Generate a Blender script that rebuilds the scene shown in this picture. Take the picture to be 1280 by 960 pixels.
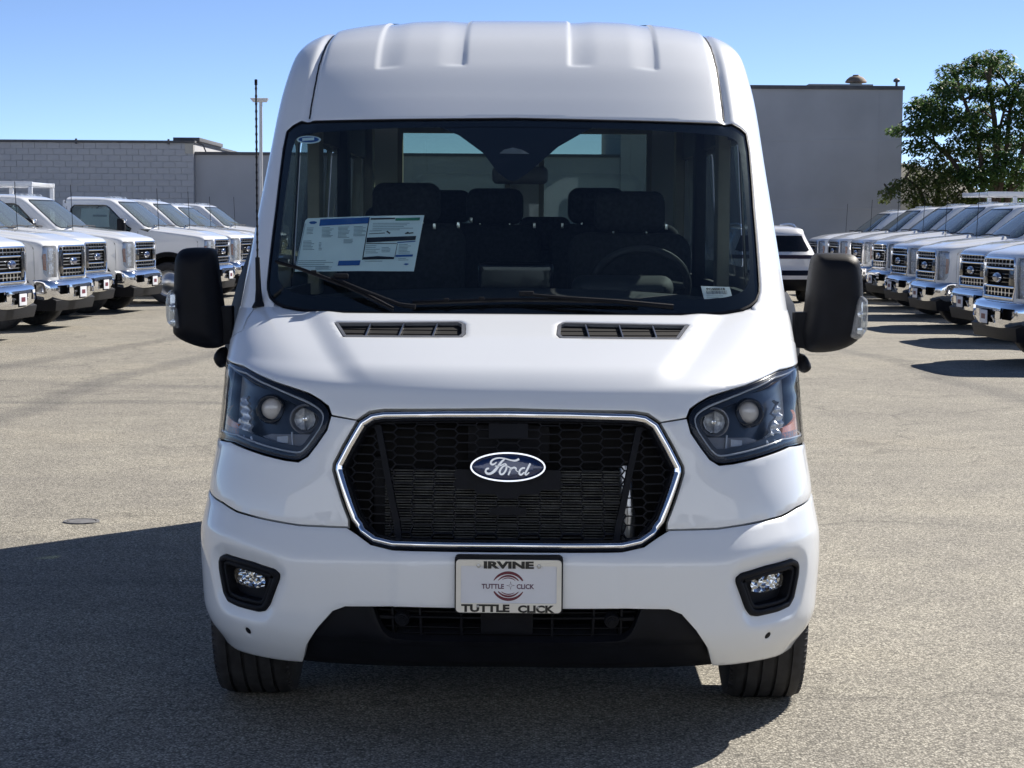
import bpy, bmesh, math, random
import numpy as np
from mathutils import Vector, Matrix, Euler
from mathutils.geometry import delaunay_2d_cdt

for o in list(bpy.data.objects): bpy.data.objects.remove(o, do_unlink=True)
scene = bpy.context.scene
COL = scene.collection
R = math.radians

# ---------------------------------------------------------------- camera
CAM_H, FPX, HORIZON = 1.67, 2600.0, 278.0
PITCH = math.atan((480 - HORIZON) / FPX)
ROLL = R(0.38)
cam_d = bpy.data.cameras.new('camera'); cam = bpy.data.objects.new('camera', cam_d); COL.objects.link(cam)
cam_d.sensor_width = 36.0; cam_d.lens = FPX / 1280 * 36.0
cam_d.clip_start = 0.1; cam_d.clip_end = 6000
cam.location = (0, 0, CAM_H)
CAM_M = Matrix.Rotation(math.pi / 2 - PITCH, 3, 'X') @ Matrix.Rotation(ROLL, 3, 'Z')
cam.rotation_euler = CAM_M.to_euler()
scene.camera = cam
CM = np.array(CAM_M)

# ---------------------------------------------------------------- world, sun, exposure
SUN_EL, SUN_AZ = R(37), R(42)            # azimuth measured from +Y (away from camera) towards +X
world = bpy.data.worlds.new('World'); scene.world = world; world.use_nodes = True
wn = world.node_tree; bg = wn.nodes['Background']
sky = wn.nodes.new('ShaderNodeTexSky'); sky.sky_type = 'NISHITA'; sky.sun_disc = False
sky.sun_elevation = SUN_EL; sky.sun_rotation = SUN_AZ
sky.air_density = 0.3; sky.dust_density = 0.08; sky.ozone_density = 2.5; sky.altitude = 0
wn.links.new(sky.outputs[0], bg.inputs[0]); bg.inputs[1].default_value = 0.052
sun_d = bpy.data.lights.new('sun', 'SUN'); sun = bpy.data.objects.new('sun', sun_d); COL.objects.link(sun)
sun_d.energy = 2.5; sun_d.angle = R(0.53); sun_d.color = (1.0, 0.94, 0.85)
to_sun = Vector((math.sin(SUN_AZ) * math.cos(SUN_EL), math.cos(SUN_AZ) * math.cos(SUN_EL), math.sin(SUN_EL)))
sun.rotation_euler = to_sun.to_track_quat('Z', 'Y').to_euler()
scene.view_settings.view_transform = 'Standard'; scene.view_settings.look = 'None'
scene.view_settings.exposure = 1.75; scene.view_settings.gamma = 1.0
scene.view_settings.use_curve_mapping = False
scene.render.engine = 'CYCLES'
scene.cycles.max_bounces = 8; scene.cycles.transparent_max_bounces = 16; scene.cycles.glossy_bounces = 4
scene.cycles.transmission_bounces = 6; scene.cycles.caustics_reflective = False; scene.cycles.caustics_refractive = False

# ---------------------------------------------------------------- materials
MATS = {}
def principled(name, color, rough=0.5, metal=0.0, spec=0.5, coat=0.0, coat_rough=0.03):
    m = bpy.data.materials.new(name); m.use_nodes = True
    b = m.node_tree.nodes['Principled BSDF']
    b.inputs['Base Color'].default_value = (*color, 1); b.inputs['Roughness'].default_value = rough
    b.inputs['Metallic'].default_value = metal; b.inputs['Specular IOR Level'].default_value = spec
    b.inputs['Coat Weight'].default_value = coat; b.inputs['Coat Roughness'].default_value = coat_rough
    MATS[name] = m
    return m
def noise_vary(m, scale, lo, hi, rough_amp=0.0, bump=0.0, bump_scale=None, detail=4.0):
    """multiply base colour by procedural noise between lo and hi, optional bump"""
    nt = m.node_tree; b = nt.nodes['Principled BSDF']
    tc = nt.nodes.new('ShaderNodeTexCoord'); n = nt.nodes.new('ShaderNodeTexNoise')
    n.inputs['Scale'].default_value = scale; n.inputs['Detail'].default_value = detail
    nt.links.new(tc.outputs['Object'], n.inputs['Vector'])
    mr = nt.nodes.new('ShaderNodeMapRange'); mr.inputs[1].default_value = 0.3; mr.inputs[2].default_value = 0.7
    mr.inputs[3].default_value = lo; mr.inputs[4].default_value = hi
    nt.links.new(n.outputs['Fac'], mr.inputs[0])
    mx = nt.nodes.new('ShaderNodeMix'); mx.data_type = 'RGBA'; mx.blend_type = 'MULTIPLY'; mx.inputs[0].default_value = 1
    mx.inputs[6].default_value = b.inputs['Base Color'].default_value
    nt.links.new(mr.outputs[0], mx.inputs[7]); nt.links.new(mx.outputs[2], b.inputs['Base Color'])
    if bump:
        n2 = nt.nodes.new('ShaderNodeTexNoise'); n2.inputs['Scale'].default_value = bump_scale or scale
        n2.inputs['Detail'].default_value = 2
        nt.links.new(tc.outputs['Object'], n2.inputs['Vector'])
        bp = nt.nodes.new('ShaderNodeBump'); bp.inputs['Strength'].default_value = bump; bp.inputs['Distance'].default_value = 0.002
        nt.links.new(n2.outputs['Fac'], bp.inputs['Height']); nt.links.new(bp.outputs[0], b.inputs['Normal'])
    return m
def thin_glass(name, tint, refl_rough=0.0, f0_ior=1.5, body=None, body_amt=0.0):
    """clear sheet: tinted see-through plus fresnel mirror"""
    m = bpy.data.materials.new(name); m.use_nodes = True; nt = m.node_tree
    nt.nodes.remove(nt.nodes['Principled BSDF']); out = nt.nodes['Material Output']
    tr = nt.nodes.new('ShaderNodeBsdfTransparent'); tr.inputs[0].default_value = (*tint, 1)
    gl = nt.nodes.new('ShaderNodeBsdfGlossy'); gl.inputs['Roughness'].default_value = refl_rough
    fr = nt.nodes.new('ShaderNodeFresnel'); ge = nt.nodes.new('ShaderNodeNewGeometry'); io = nt.nodes.new('ShaderNodeMapRange')
    io.inputs[3].default_value = f0_ior; io.inputs[4].default_value = 1 / f0_ior      # a thin sheet reflects alike from both faces
    nt.links.new(ge.outputs['Backfacing'], io.inputs[0]); nt.links.new(io.outputs[0], fr.inputs[0])
    mx = nt.nodes.new('ShaderNodeMixShader')
    src = tr
    if body:
        df = nt.nodes.new('ShaderNodeBsdfDiffuse'); df.inputs[0].default_value = (*body, 1)
        m2 = nt.nodes.new('ShaderNodeMixShader'); m2.inputs[0].default_value = body_amt
        nt.links.new(tr.outputs[0], m2.inputs[1]); nt.links.new(df.outputs[0], m2.inputs[2]); src = m2
    nt.links.new(fr.outputs[0], mx.inputs[0]); nt.links.new(src.outputs[0], mx.inputs[1]); nt.links.new(gl.outputs[0], mx.inputs[2])
    nt.links.new(mx.outputs[0], out.inputs[0]); MATS[name] = m
    return m
M_WHITE = principled('white_paint', (0.79, 0.82, 0.86), 0.42, 0, 0.5, 1.0, 0.02)
noise_vary(M_WHITE, 1.7, 0.985, 1.0)
M_TRUCKW = principled('truck_white_paint', (0.78, 0.80, 0.83), 0.4, 0, 0.5, 1.0, 0.03)
noise_vary(M_TRUCKW, 1.2, 0.97, 1.0)
M_CHROME = principled('chrome', (0.88, 0.88, 0.90), 0.06, 1.0)
noise_vary(M_CHROME, 6, 0.93, 1.0)
M_SATIN = principled('satin_silver', (0.62, 0.63, 0.65), 0.28, 1.0)
noise_vary(M_SATIN, 9, 0.9, 1.0)
M_BLACKPL = noise_vary(principled('black_plastic', (0.008, 0.009, 0.013), 0.5, 0, 0.14), 14, 0.8, 1.15, bump=0.25, bump_scale=900)
M_GLOSSBLK = noise_vary(principled('gloss_black', (0.008, 0.008, 0.010), 0.12, 0, 0.5), 8, 0.8, 1.1)
M_DARK = noise_vary(principled('dark_cavity', (0.006, 0.006, 0.007), 0.8, 0, 0.2), 9, 0.7, 1.2)
M_RUBBER = noise_vary(principled('tyre_rubber', (0.034, 0.034, 0.037), 0.7, 0, 0.3), 22, 0.75, 1.35, bump=0.3, bump_scale=300)
M_RAD = noise_vary(principled('radiator_fins', (0.075, 0.080, 0.085), 0.45, 0.7), 30, 0.6, 1.2)
M_TRIM = noise_vary(principled('dark_interior_trim', (0.030, 0.032, 0.036), 0.75), 11, 0.8, 1.2)
M_TAN = noise_vary(principled('beige_interior_trim', (0.34, 0.32, 0.27), 0.8), 7, 0.9, 1.1)
M_SEAT = noise_vary(principled('charcoal_seat_cloth', (0.026, 0.028, 0.032), 0.9, 0, 0.2), 60, 0.7, 1.3)
M_AMBER = noise_vary(principled('amber_lens', (0.55, 0.17, 0.04), 0.15), 40, 0.75, 1.1)
M_REFL = noise_vary(principled('lamp_reflector', (0.85, 0.86, 0.88), 0.07, 1.0), 25, 0.75, 1.0)
M_BOWL = noise_vary(principled('faceted_reflector', (0.80, 0.84, 0.90), 0.22, 0.35), 45, 0.45, 1.0)
M_LGREY = noise_vary(principled('grey_lamp_trim', (0.16, 0.165, 0.18), 0.3), 20, 0.85, 1.1)
M_GUIDE = noise_vary(principled('light_guide', (0.42, 0.45, 0.50), 0.15), 30, 0.85, 1.1)
M_PLATEW = noise_vary(principled('plate_white', (0.72, 0.74, 0.80), 0.35), 15, 0.96, 1.0)
M_FRAME = noise_vary(principled('plate_frame_cream', (0.80, 0.78, 0.72), 0.3, 0.15), 13, 0.92, 1.0)
M_INK = noise_vary(principled('black_ink', (0.012, 0.012, 0.013), 0.4), 50, 0.8, 1.1)
M_MAROON = noise_vary(principled('maroon_print', (0.13, 0.012, 0.03), 0.4), 30, 0.9, 1.1)
M_PURPLE = noise_vary(principled('dark_violet_print', (0.10, 0.04, 0.09), 0.4), 30, 0.9, 1.1)
M_BLUE = noise_vary(principled('badge_blue', (0.006, 0.022, 0.095), 0.2, 0.2, 0.5, 1.0), 20, 0.85, 1.1)
M_PAPER = noise_vary(principled('paper', (0.80, 0.90, 0.93), 0.7), 12, 0.93, 1.0)
M_PRINTBLUE = noise_vary(principled('print_blue', (0.02, 0.10, 0.35), 0.7), 30, 0.9, 1.1)
M_PRINTGREEN = noise_vary(principled('print_green', (0.03, 0.20, 0.12), 0.7), 30, 0.9, 1.1)
M_PRINTGREY = noise_vary(principled('print_grey', (0.20, 0.28, 0.34), 0.7), 60, 0.8, 1.2)
M_STEEL = noise_vary(principled('galvanised_steel', (0.45, 0.46, 0.47), 0.4, 0.8), 10, 0.8, 1.1)
M_SCREEN = thin_glass('windshield_glass', (0.78, 0.87, 0.86), 0.0, 1.62)
M_TINT = thin_glass('privacy_glass', (0.30, 0.36, 0.36), 0.0, 1.6)
M_LIGHTGLASS = thin_glass('rear_door_glass', (0.54, 0.60, 0.54), 0.0, 1.45)
M_LENS = thin_glass('clear_lens', (0.90, 0.92, 0.94), 0.0, 1.32)
M_TRGLASS = thin_glass('truck_glass', (0.52, 0.60, 0.60), 0.0, 1.5, (0.42, 0.50, 0.52), 0.22)  # pale body colour stands in for horizon light reflected by the glass
M_CLEAR = thin_glass('clear_plastic', (0.80, 0.84, 0.88), 0.02, 1.5, (0.8, 0.82, 0.85), 0.22)
M_PROJ = principled('projector_glass', (0.62, 0.59, 0.57), 0.08, 0, 0.8, 1.0, 0.0); noise_vary(M_PROJ, 9, 0.9, 1.1)

# ---------------------------------------------------------------- object helpers
def link(name, me, mat, parent=None, label=None, cat=None, group=None, kind=None):
    o = bpy.data.objects.new(name, me); COL.objects.link(o)
    if mat is not None and me is not None and not me.materials: me.materials.append(mat)
    if parent is not None: o.parent = parent
    tag(o, label, cat, group, kind)
    return o
def tag(o, label=None, cat=None, group=None, kind=None):
    if label: o['label'] = label
    if cat: o['category'] = cat
    if group: o['group'] = group
    if kind: o['kind'] = kind
    return o
def empty(name, loc=(0, 0, 0), rz=0, label=None, cat=None, group=None, parent=None):
    o = bpy.data.objects.new(name, None); COL.objects.link(o); o.location = loc; o.rotation_euler = (0, 0, rz)
    o.empty_display_size = 0.2
    if parent is not None: o.parent = parent
    return tag(o, label, cat, group)
def copy_tree(o, parent=None):
    c = o.copy(); COL.objects.link(c)
    if parent is not None: c.parent = parent
    for ch in list(o.children): copy_tree(ch, c)
    return c
def mesh(verts, faces, name='m', smooth=False, sharp=None):
    me = bpy.data.meshes.new(name); me.from_pydata([tuple(map(float, v)) for v in verts], [], [tuple(map(int, f)) for f in faces])
    me.validate(); me.update()
    if smooth:
        me.shade_smooth()
        if sharp is not None: me.set_sharp_from_angle(angle=R(sharp))
    return me
class MB:
    """collects simple solids into ONE mesh"""
    def __init__(s): s.v = []; s.f = []
    def add(s, v, f):
        n = len(s.v); s.v += [tuple(map(float, p)) for p in v]; s.f += [tuple(i + n for i in q) for q in f]; return s
    def box(s, x0, x1, y0, y1, z0, z1):
        v = [(x0, y0, z0), (x1, y0, z0), (x1, y1, z0), (x0, y1, z0), (x0, y0, z1), (x1, y0, z1), (x1, y1, z1), (x0, y1, z1)]
        return s.add(v, [(3, 2, 1, 0), (4, 5, 6, 7), (0, 1, 5, 4), (1, 2, 6, 5), (2, 3, 7, 6), (3, 0, 4, 7)])
    def hexa(s, bottom, top):
        return s.add(list(bottom) + list(top), [(3, 2, 1, 0), (4, 5, 6, 7), (0, 1, 5, 4), (1, 2, 6, 5), (2, 3, 7, 6), (3, 0, 4, 7)])
    def tube(s, pts, r, n=8, caps=True):
        pts = [Vector(p) for p in pts]; rs = r if isinstance(r, (list, tuple)) else [r] * len(pts)
        rings = []; up = Vector((0, 0, 1)); t0 = (pts[1] - pts[0]).normalized()
        if abs(t0.dot(up)) > 0.95: up = Vector((0, 1, 0))
        base = len(s.v); vs = []; fs = []
        for i, p in enumerate(pts):
            t = (pts[min(i + 1, len(pts) - 1)] - pts[max(i - 1, 0)]).normalized()
            a = t.cross(up)
            if a.length < 1e-4: a = t.cross(Vector((1, 0, 0)))
            a.normalize(); b = a.cross(t); up = b
            for k in range(n):
                q = 2 * math.pi * k / n; vs.append(tuple(p + (a * math.cos(q) + b * math.sin(q)) * rs[i]))
        for i in range(len(pts) - 1):
            for k in range(n):
                fs.append((i * n + k, i * n + (k + 1) % n, (i + 1) * n + (k + 1) % n, (i + 1) * n + k))
        if caps:
            fs.append(tuple(reversed(range(n)))); fs.append(tuple((len(pts) - 1) * n + k for k in range(n)))
        return s.add(vs, fs)
    def lathe(s, prof, origin, axis, n=24, ref=None):
        """prof: list of (r, h) along axis"""
        ax = Vector(axis).normalized(); r0 = Vector(ref) if ref else (Vector((0, 0, 1)) if abs(ax.z) < 0.9 else Vector((1, 0, 0)))
        a = ax.cross(r0).normalized(); b = ax.cross(a); o = Vector(origin); vs = []; fs = []
        for (r, h) in prof:
            for k in range(n):
                q = 2 * math.pi * k / n; vs.append(tuple(o + ax * h + (a * math.cos(q) + b * math.sin(q)) * r))
        for i in range(len(prof) - 1):
            for k in range(n): fs.append((i * n + k, i * n + (k + 1) % n, (i + 1) * n + (k + 1) % n, (i + 1) * n + k))
        return s.add(vs, fs)
    def build(s, name, mat, parent=None, smooth=False, sharp=35, bevel=0, **kw):
        me = mesh(s.v, s.f, name)
        bm = bmesh.new(); bm.from_mesh(me)
        bmesh.ops.recalc_face_normals(bm, faces=bm.faces)
        if bevel:
            bmesh.ops.bevel(bm, geom=[e for e in bm.edges if e.is_manifold and e.calc_face_angle(0) > R(30)], offset=bevel, segments=2, affect='EDGES', profile=0.6)
        bm.to_mesh(me); bm.free()
        if smooth or bevel: me.shade_smooth(); me.set_sharp_from_angle(angle=R(sharp))
        return link(name, me, mat, parent, **kw)
def loft(sections, closed=True, caps=True):
    n = len(sections[0]); vs = [p for sec in sections for p in sec]; fs = []
    for i in range(len(sections) - 1):
        for k in range(n if closed else n - 1):
            fs.append((i * n + k, i * n + (k + 1) % n, (i + 1) * n + (k + 1) % n, (i + 1) * n + k))
    if caps and closed:
        fs.append(tuple(reversed(range(n)))); fs.append(tuple((len(sections) - 1) * n + k for k in range(n)))
    return vs, fs
def rrect(cx, cz, hx, hz, r, n=4):
    pts = []
    for (sx, sz, a0) in ((1, 1, 0), (-1, 1, 90), (-1, -1, 180), (1, -1, 270)):
        for k in range(n + 1):
            a = R(a0 + 90 * k / n); pts.append((cx + sx * (hx - r) + r * math.cos(a), cz + sz * (hz - r) + r * math.sin(a)))
    return pts

# ---------------------------------------------------------------- polygon helpers
def densify(P, d, closed=True):
    P = np.asarray(P, float); out = []
    m = len(P) if closed else len(P) - 1
    for i in range(m):
        a = P[i]; b = P[(i + 1) % len(P)]; k = max(1, int(math.ceil(np.linalg.norm(b - a) / d)))
        for j in range(k): out.append(a + (b - a) * j / k)
    if not closed: out.append(P[-1])
    return np.array(out)
def chaikin(P, it=2, closed=True):
    P = np.asarray(P, float)
    for _ in range(it):
        if closed:
            N = np.roll(P, -1, 0); P = np.stack([P * .75 + N * .25, P * .25 + N * .75], 1).reshape(-1, P.shape[1])
        else:
            a = P[:-1] * .75 + P[1:] * .25; b = P[:-1] * .25 + P[1:] * .75
            P = np.concatenate([P[:1], np.stack([a, b], 1).reshape(-1, P.shape[1]), P[-1:]])
    return P
def area2(P): x, y = P[:, 0], P[:, 1]; return np.sum(x * np.roll(y, -1) - np.roll(x, -1) * y)
def ccw(P): P = np.asarray(P, float); return P if area2(P) > 0 else P[::-1].copy()
def inpoly(pts, P):
    pts = np.asarray(pts); x, y = pts[:, 0], pts[:, 1]; c = np.zeros(len(pts), bool)
    for i in range(len(P)):
        x1, y1 = P[i]; x2, y2 = P[(i + 1) % len(P)]
        if y1 == y2: continue
        c ^= ((y1 > y) != (y2 > y)) & (x < (x2 - x1) * (y - y1) / (y2 - y1) + x1)
    return c
def distpoly(pts, P):
    pts = np.asarray(pts); d = np.full(len(pts), 1e9)
    for i in range(len(P)):
        a = P[i]; b = P[(i + 1) % len(P)]; ab = b - a; L = ab @ ab
        if L < 1e-14: continue
        t = np.clip(((pts - a) @ ab) / L, 0, 1); d = np.minimum(d, np.hypot(*(pts - a - t[:, None] * ab).T))
    return d
def inset(P, d):
    P = ccw(P); T = np.roll(P, -1, 0) - np.roll(P, 1, 0); T /= np.maximum(np.linalg.norm(T, axis=1), 1e-9)[:, None]
    return P + np.stack([-T[:, 1], T[:, 0]], 1) * d
def offset_clean(P, d, sp=0.01):
    """inset polygon keeping only points truly at distance d"""
    D = densify(P, sp); Q = inset(D, d)
    k = distpoly(Q, ccw(P)) > abs(d) * 0.9
    return Q[k]
def cdt_fill(loops, spacing, ring=None):
    """loops: [outer, holes...] 2D. returns pts, tris, loop index lists"""
    loops = [densify(ccw(loops[0]), spacing)] + [densify(ccw(h), spacing) for h in loops[1:]]
    pts = np.concatenate(loops); edges = []; n = 0
    for L in loops:
        m = len(L); edges += [(n + i, n + (i + 1) % m) for i in range(m)]; n += m
    lo, hi = loops[0].min(0), loops[0].max(0)
    gx = np.arange(lo[0] + spacing * .5, hi[0], spacing); gy = np.arange(lo[1] + spacing * .433, hi[1], spacing * .866)
    G = np.array([(x + (spacing * .5 if j % 2 else 0), y) for j, y in enumerate(gy) for x in gx])
    G = G.reshape(-1, 2); ins = inpoly(G, loops[0])
    for h in loops[1:]: ins &= ~inpoly(G, h)
    G = G[ins]
    thr = spacing * .6
    if ring:
        rp = []
        for i, L in enumerate(loops): rp.append(inset(L, ring if i == 0 else -ring))
        rp = np.concatenate(rp); ok = inpoly(rp, loops[0])
        for h in loops[1:]: ok &= ~inpoly(rp, h)
        dd = np.full(len(rp), 1e9)
        for L in loops: dd = np.minimum(dd, distpoly(rp, L))
        rp = rp[ok & (dd > ring * .8)]; thr = ring + spacing * .5
    if len(G):
        dd = np.full(len(G), 1e9)
        for L in loops: dd = np.minimum(dd, distpoly(G, L))
        G = G[dd > thr]
    allp = [pts] + ([rp] if ring is not None and ring and len(rp) else []) + ([G] if len(G) else [])
    A = np.concatenate(allp)
    r = delaunay_2d_cdt([Vector((float(a), float(b))) for a, b in A], edges, [], 0, 1e-7)
    V = np.array([(p.x, p.y) for p in r[0]]); T = np.array([t for t in r[2] if len(t) == 3])
    c = V[T].mean(1); k = inpoly(c, loops[0])
    for h in loops[1:]: k &= ~inpoly(c, h)
    T = T[k]
    # drop slivers on boundary
    ar = np.abs(np.cross(V[T[:, 1]] - V[T[:, 0]], V[T[:, 2]] - V[T[:, 0]])); T = T[ar > 1e-10]
    return V, T, loops
def boundary_loops(T):
    cnt = {}
    for t in T:
        for i in range(3):
            a, b = int(t[i]), int(t[(i + 1) % 3]); cnt[(a, b)] = 1
    return [(a, b) for (a, b) in cnt if (b, a) not in cnt]
# ---------------------------------------------------------------- swept body surface
def pchip(x, y, q):
    x = np.asarray(x, float); y = np.asarray(y, float); h = np.diff(x); d = np.diff(y) / h
    m = np.zeros_like(y); m[0] = d[0]; m[-1] = d[-1]
    for i in range(1, len(x) - 1):
        if d[i - 1] * d[i] > 0:
            w1 = 2 * h[i] + h[i - 1]; w2 = h[i] + 2 * h[i - 1]; m[i] = (w1 + w2) / (w1 / d[i - 1] + w2 / d[i])
    q = np.clip(q, x[0], x[-1]); i = np.clip(np.searchsorted(x, q) - 1, 0, len(x) - 2)
    t = (q - x[i]) / h[i]; t2 = t * t; t3 = t2 * t
    return (2*t3-3*t2+1)*y[i] + (t3-2*t2+t)*h[i]*m[i] + (-2*t3+3*t2)*y[i+1] + (t3-t2)*h[i]*m[i+1]
def _super(n, asp=0.62):
    th = np.linspace(0, 1, 4001) ** 1.0 * math.pi / 2
    a = np.sin(th) ** (2 / n); b = 1 - np.cos(th) ** (2 / n)
    L = np.concatenate([[0], np.cumsum(np.hypot(np.diff(a), asp * np.diff(b)))]); L /= L[-1]
    return L, a, b
_T = [_super(2.45), _super(3.3)]
class Surf:
    def __init__(s, st, ls=1.3, disp=None):
        st = np.array(st, float); s.st = st; s.ls = ls; s.disp = disp
        s.v = np.concatenate([[0], np.cumsum(np.hypot(np.diff(st[:, 0]), np.diff(st[:, 1])))])
        s.vmax = s.v[-1]
        s.tv = np.linspace(0, s.vmax, 6001); s.tab = [pchip(s.v, st[:, i], s.tv) for i in range(6)]
    def base(s, S, v):
        S = np.asarray(S, float); v = np.asarray(v, float)
        yc, zc, W, G, H, K = [np.interp(v, s.tv, t) for t in s.tab]
        t = np.minimum(np.abs(S), 1)
        a = np.interp(t, _T[0][0], _T[0][1]) * (1 - K) + np.interp(t, _T[1][0], _T[1][1]) * K
        b = np.interp(t, _T[0][0], _T[0][2]) * (1 - K) + np.interp(t, _T[1][0], _T[1][2]) * K
        ex = np.maximum(np.abs(S) - 1, 0)
        return np.stack([np.sign(S) * W * a, yc + G * b + ex * s.ls, zc - H * b], -1)
    def normal(s, S, v, e=2e-3, f=None):
        f = f or s.base
        ds = f(S + e, v) - f(S - e, v); dv = f(S, np.minimum(v + e, s.vmax)) - f(S, np.maximum(v - e, 0))
        n = np.cross(ds, dv); return n / np.maximum(np.linalg.norm(n, axis=-1), 1e-12)[..., None]
    def pos(s, S, v):
        P = s.base(S, v)
        if s.disp is not None: P = P + s.normal(S, v) * s.disp(P)[..., None]
        return P
    def at(s, S, v, off=0.0):
        S = np.atleast_1d(np.asarray(S, float)); v = np.atleast_1d(np.asarray(v, float))
        P = s.pos(S, v)
        n = s.normal(S, v, f=s.pos)
        return P + n * np.asarray(off)[..., None] if np.ndim(off) else P + n * off, n
    def solve(s, targets, project, grid=(-1.12, 1.12)):
        gs = np.linspace(grid[0], grid[1], 121); gv = np.linspace(0, s.vmax, 121)
        S, V = np.meshgrid(gs, gv); S = S.ravel(); V = V.ravel()
        key = (id(project), s.disp is None)
        if getattr(s, 'gkey', None) != key: s.gkey = key; s.gQ = project(s.pos(S, V))
        Q = s.gQ
        t = np.asarray(targets, float); k = np.array([np.argmin(((Q - q) ** 2).sum(1)) for q in t])
        p = np.stack([S[k], V[k]], 1); ev = lambda p: project(s.pos(p[:, 0], p[:, 1])) - t
        r = ev(p); best = np.linalg.norm(r, axis=1); bp = p.copy(); e = 1e-4
        for _ in range(10):
            J = np.stack([(ev(p + [e, 0]) - r) / e, (ev(p + [0, e]) - r) / e], 2)
            JT = J.transpose(0, 2, 1); dp = np.linalg.solve(JT @ J + np.eye(2) * 1e-3, -(JT @ r[:, :, None]))[:, :, 0]
            p = p + np.clip(dp, -.05, .05); p[:, 0] = np.clip(p[:, 0], grid[0], grid[1]); p[:, 1] = np.clip(p[:, 1], 0, s.vmax)
            r = ev(p); n = np.linalg.norm(r, axis=1); m = n < best; best[m] = n[m]; bp[m] = p[m]
        return bp
    def v_at(s, z): return np.interp(z, s.st[:, 1], s.v)
LW = 1.35     # metres of skin per unit of s
def panel(surf, loops, spacing=0.02, off=0.0, roll=0.0, thick=0.012, extra=None, roll_w=0.006):
    """skin patch of surf bounded by loops in (s, v); returns mesh data"""
    L = [np.asarray(l, float) * [LW, 1] for l in loops]
    V, T, lp = cdt_fill(L, spacing, roll_w if roll else None)
    S = V[:, 0] / LW; v = V[:, 1]
    P, n = surf.at(S, v, off)
    if extra is not None: P = P + n * extra(P, S, v)[:, None]
    bl = boundary_loops(T); bi = np.unique(np.array(bl).ravel())
    if roll: P[bi] -= n[bi] * roll
    verts = list(P); faces = [tuple(t) for t in T]
    if thick:
        m1 = {}; m2 = {}
        for b in bi:
            m1[b] = len(verts); verts.append(P[b]); m2[b] = len(verts); verts.append(P[b] - n[b] * thick)
        for (a, b) in bl: faces.append((m1[b], m1[a], m2[a], m2[b]))
    return verts, faces
def panel_obj(name, surf, loops, mat, parent, **kw):
    lab = {k: kw.pop(k) for k in ('label', 'kind') if k in kw}
    v, f = panel(surf, loops, **kw); me = mesh(v, f, name, smooth=True, sharp=60)
    return link(name, me, mat, parent, **lab)
def mir(half):
    """half outline centre -> side -> centre, given with |s|; returns closed loop"""
    h = np.array(half); h[:, 0] = np.abs(h[:, 0]); left = h[::-1].copy(); left[:, 0] *= -1
    L = np.concatenate([h, left]); keep = [0]
    for i in range(1, len(L)):
        if np.linalg.norm(L[i] - L[keep[-1]]) > 1e-5: keep.append(i)
    if np.linalg.norm(L[keep[-1]] - L[keep[0]]) < 1e-5: keep.pop()
    return L[keep]
def side(P, sgn): P = np.array(P, float); P[:, 0] = np.abs(P[:, 0]) * sgn; return P
def sweep(P, N, prof, closed=True):
    P = np.asarray(P); N = np.asarray(N); n = len(P); k = len(prof); V = []; F = []
    for i in range(n):
        a = P[(i - 1) % n] if closed or i else P[i]; b = P[(i + 1) % n] if closed or i < n - 1 else P[i]
        t = b - a; t = t / np.linalg.norm(t); bn = np.cross(N[i], t); bn /= np.linalg.norm(bn)
        for (u, w) in prof: V.append(P[i] + bn * u + N[i] * w)
    for i in range(n if closed else n - 1):
        for j in range(k): F.append((i*k+j, i*k+(j+1) % k, ((i+1) % n)*k+(j+1) % k, ((i+1) % n)*k+j))
    if not closed: F += [tuple(range(k)), tuple(reversed([(n-1)*k+j for j in range(k)]))]
    return V, F
def pillow(outline, origin, ux, uz, un, h, rnd, back, spacing=0.02, tilt=None):
    """solid from a flat outline: rounded front rising h along un, flat back at -back"""
    O = ccw(outline); V, T, lp = cdt_fill([O], spacing, min(spacing, rnd) * .35)
    d = np.clip(distpoly(V, lp[0]) / rnd, 0, 1); g = h * np.sqrt(np.maximum(0, 1 - (1 - d) ** 2))
    o = np.array(origin, float); ux, uz, un = [np.array(a, float) for a in (ux, uz, un)]
    bow = tilt(V) if tilt is not None else 0
    F = o + V[:, :1] * ux + V[:, 1:] * uz + (g + bow)[:, None] * un
    bl = boundary_loops(T); verts = list(F); faces = [tuple(t) for t in T]; m = {}
    for a, b in bl:
        for q in (a, b):
            if q not in m: m[q] = len(verts); verts.append(F[q] - un * back)
    for a, b in bl: faces.append((b, a, m[a], m[b]))
    nb = len(verts); B = o + V[:, :1] * ux + V[:, 1:] * uz + (bow - back * np.ones(len(V)))[:, None] * un if back else None
    if back:
        idx = {}
        for i in range(len(V)): idx[i] = len(verts); verts.append(B[i])
        faces += [(idx[t[0]], idx[t[2]], idx[t[1]]) for t in T]
    return verts, faces
def solid(name, vf, mat, parent, sharp=50, **kw):
    me = mesh(vf[0], vf[1], name); bm = bmesh.new(); bm.from_mesh(me)
    bmesh.ops.remove_doubles(bm, verts=bm.verts, dist=1e-5); bmesh.ops.recalc_face_normals(bm, faces=bm.faces); bm.to_mesh(me); bm.free()
    me.shade_smooth(); me.set_sharp_from_angle(angle=R(sharp))
    return link(name, me, mat, parent, **kw)
def text_mesh(s, size, bold=0.0, depth=0.0006, sx=1.0, align='CENTER'):
    c = bpy.data.curves.new('t', 'FONT'); c.body = s; c.size = size; c.align_x = align; c.align_y = 'CENTER'
    c.offset = bold; c.extrude = depth; c.resolution_u = 3
    o = bpy.data.objects.new('t', c); COL.objects.link(o)
    me = bpy.data.meshes.new_from_object(o.evaluated_get(bpy.context.evaluated_depsgraph_get()))
    bpy.data.objects.remove(o); me.transform(Matrix.Diagonal((sx, 1, 1, 1)))
    return me
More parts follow.
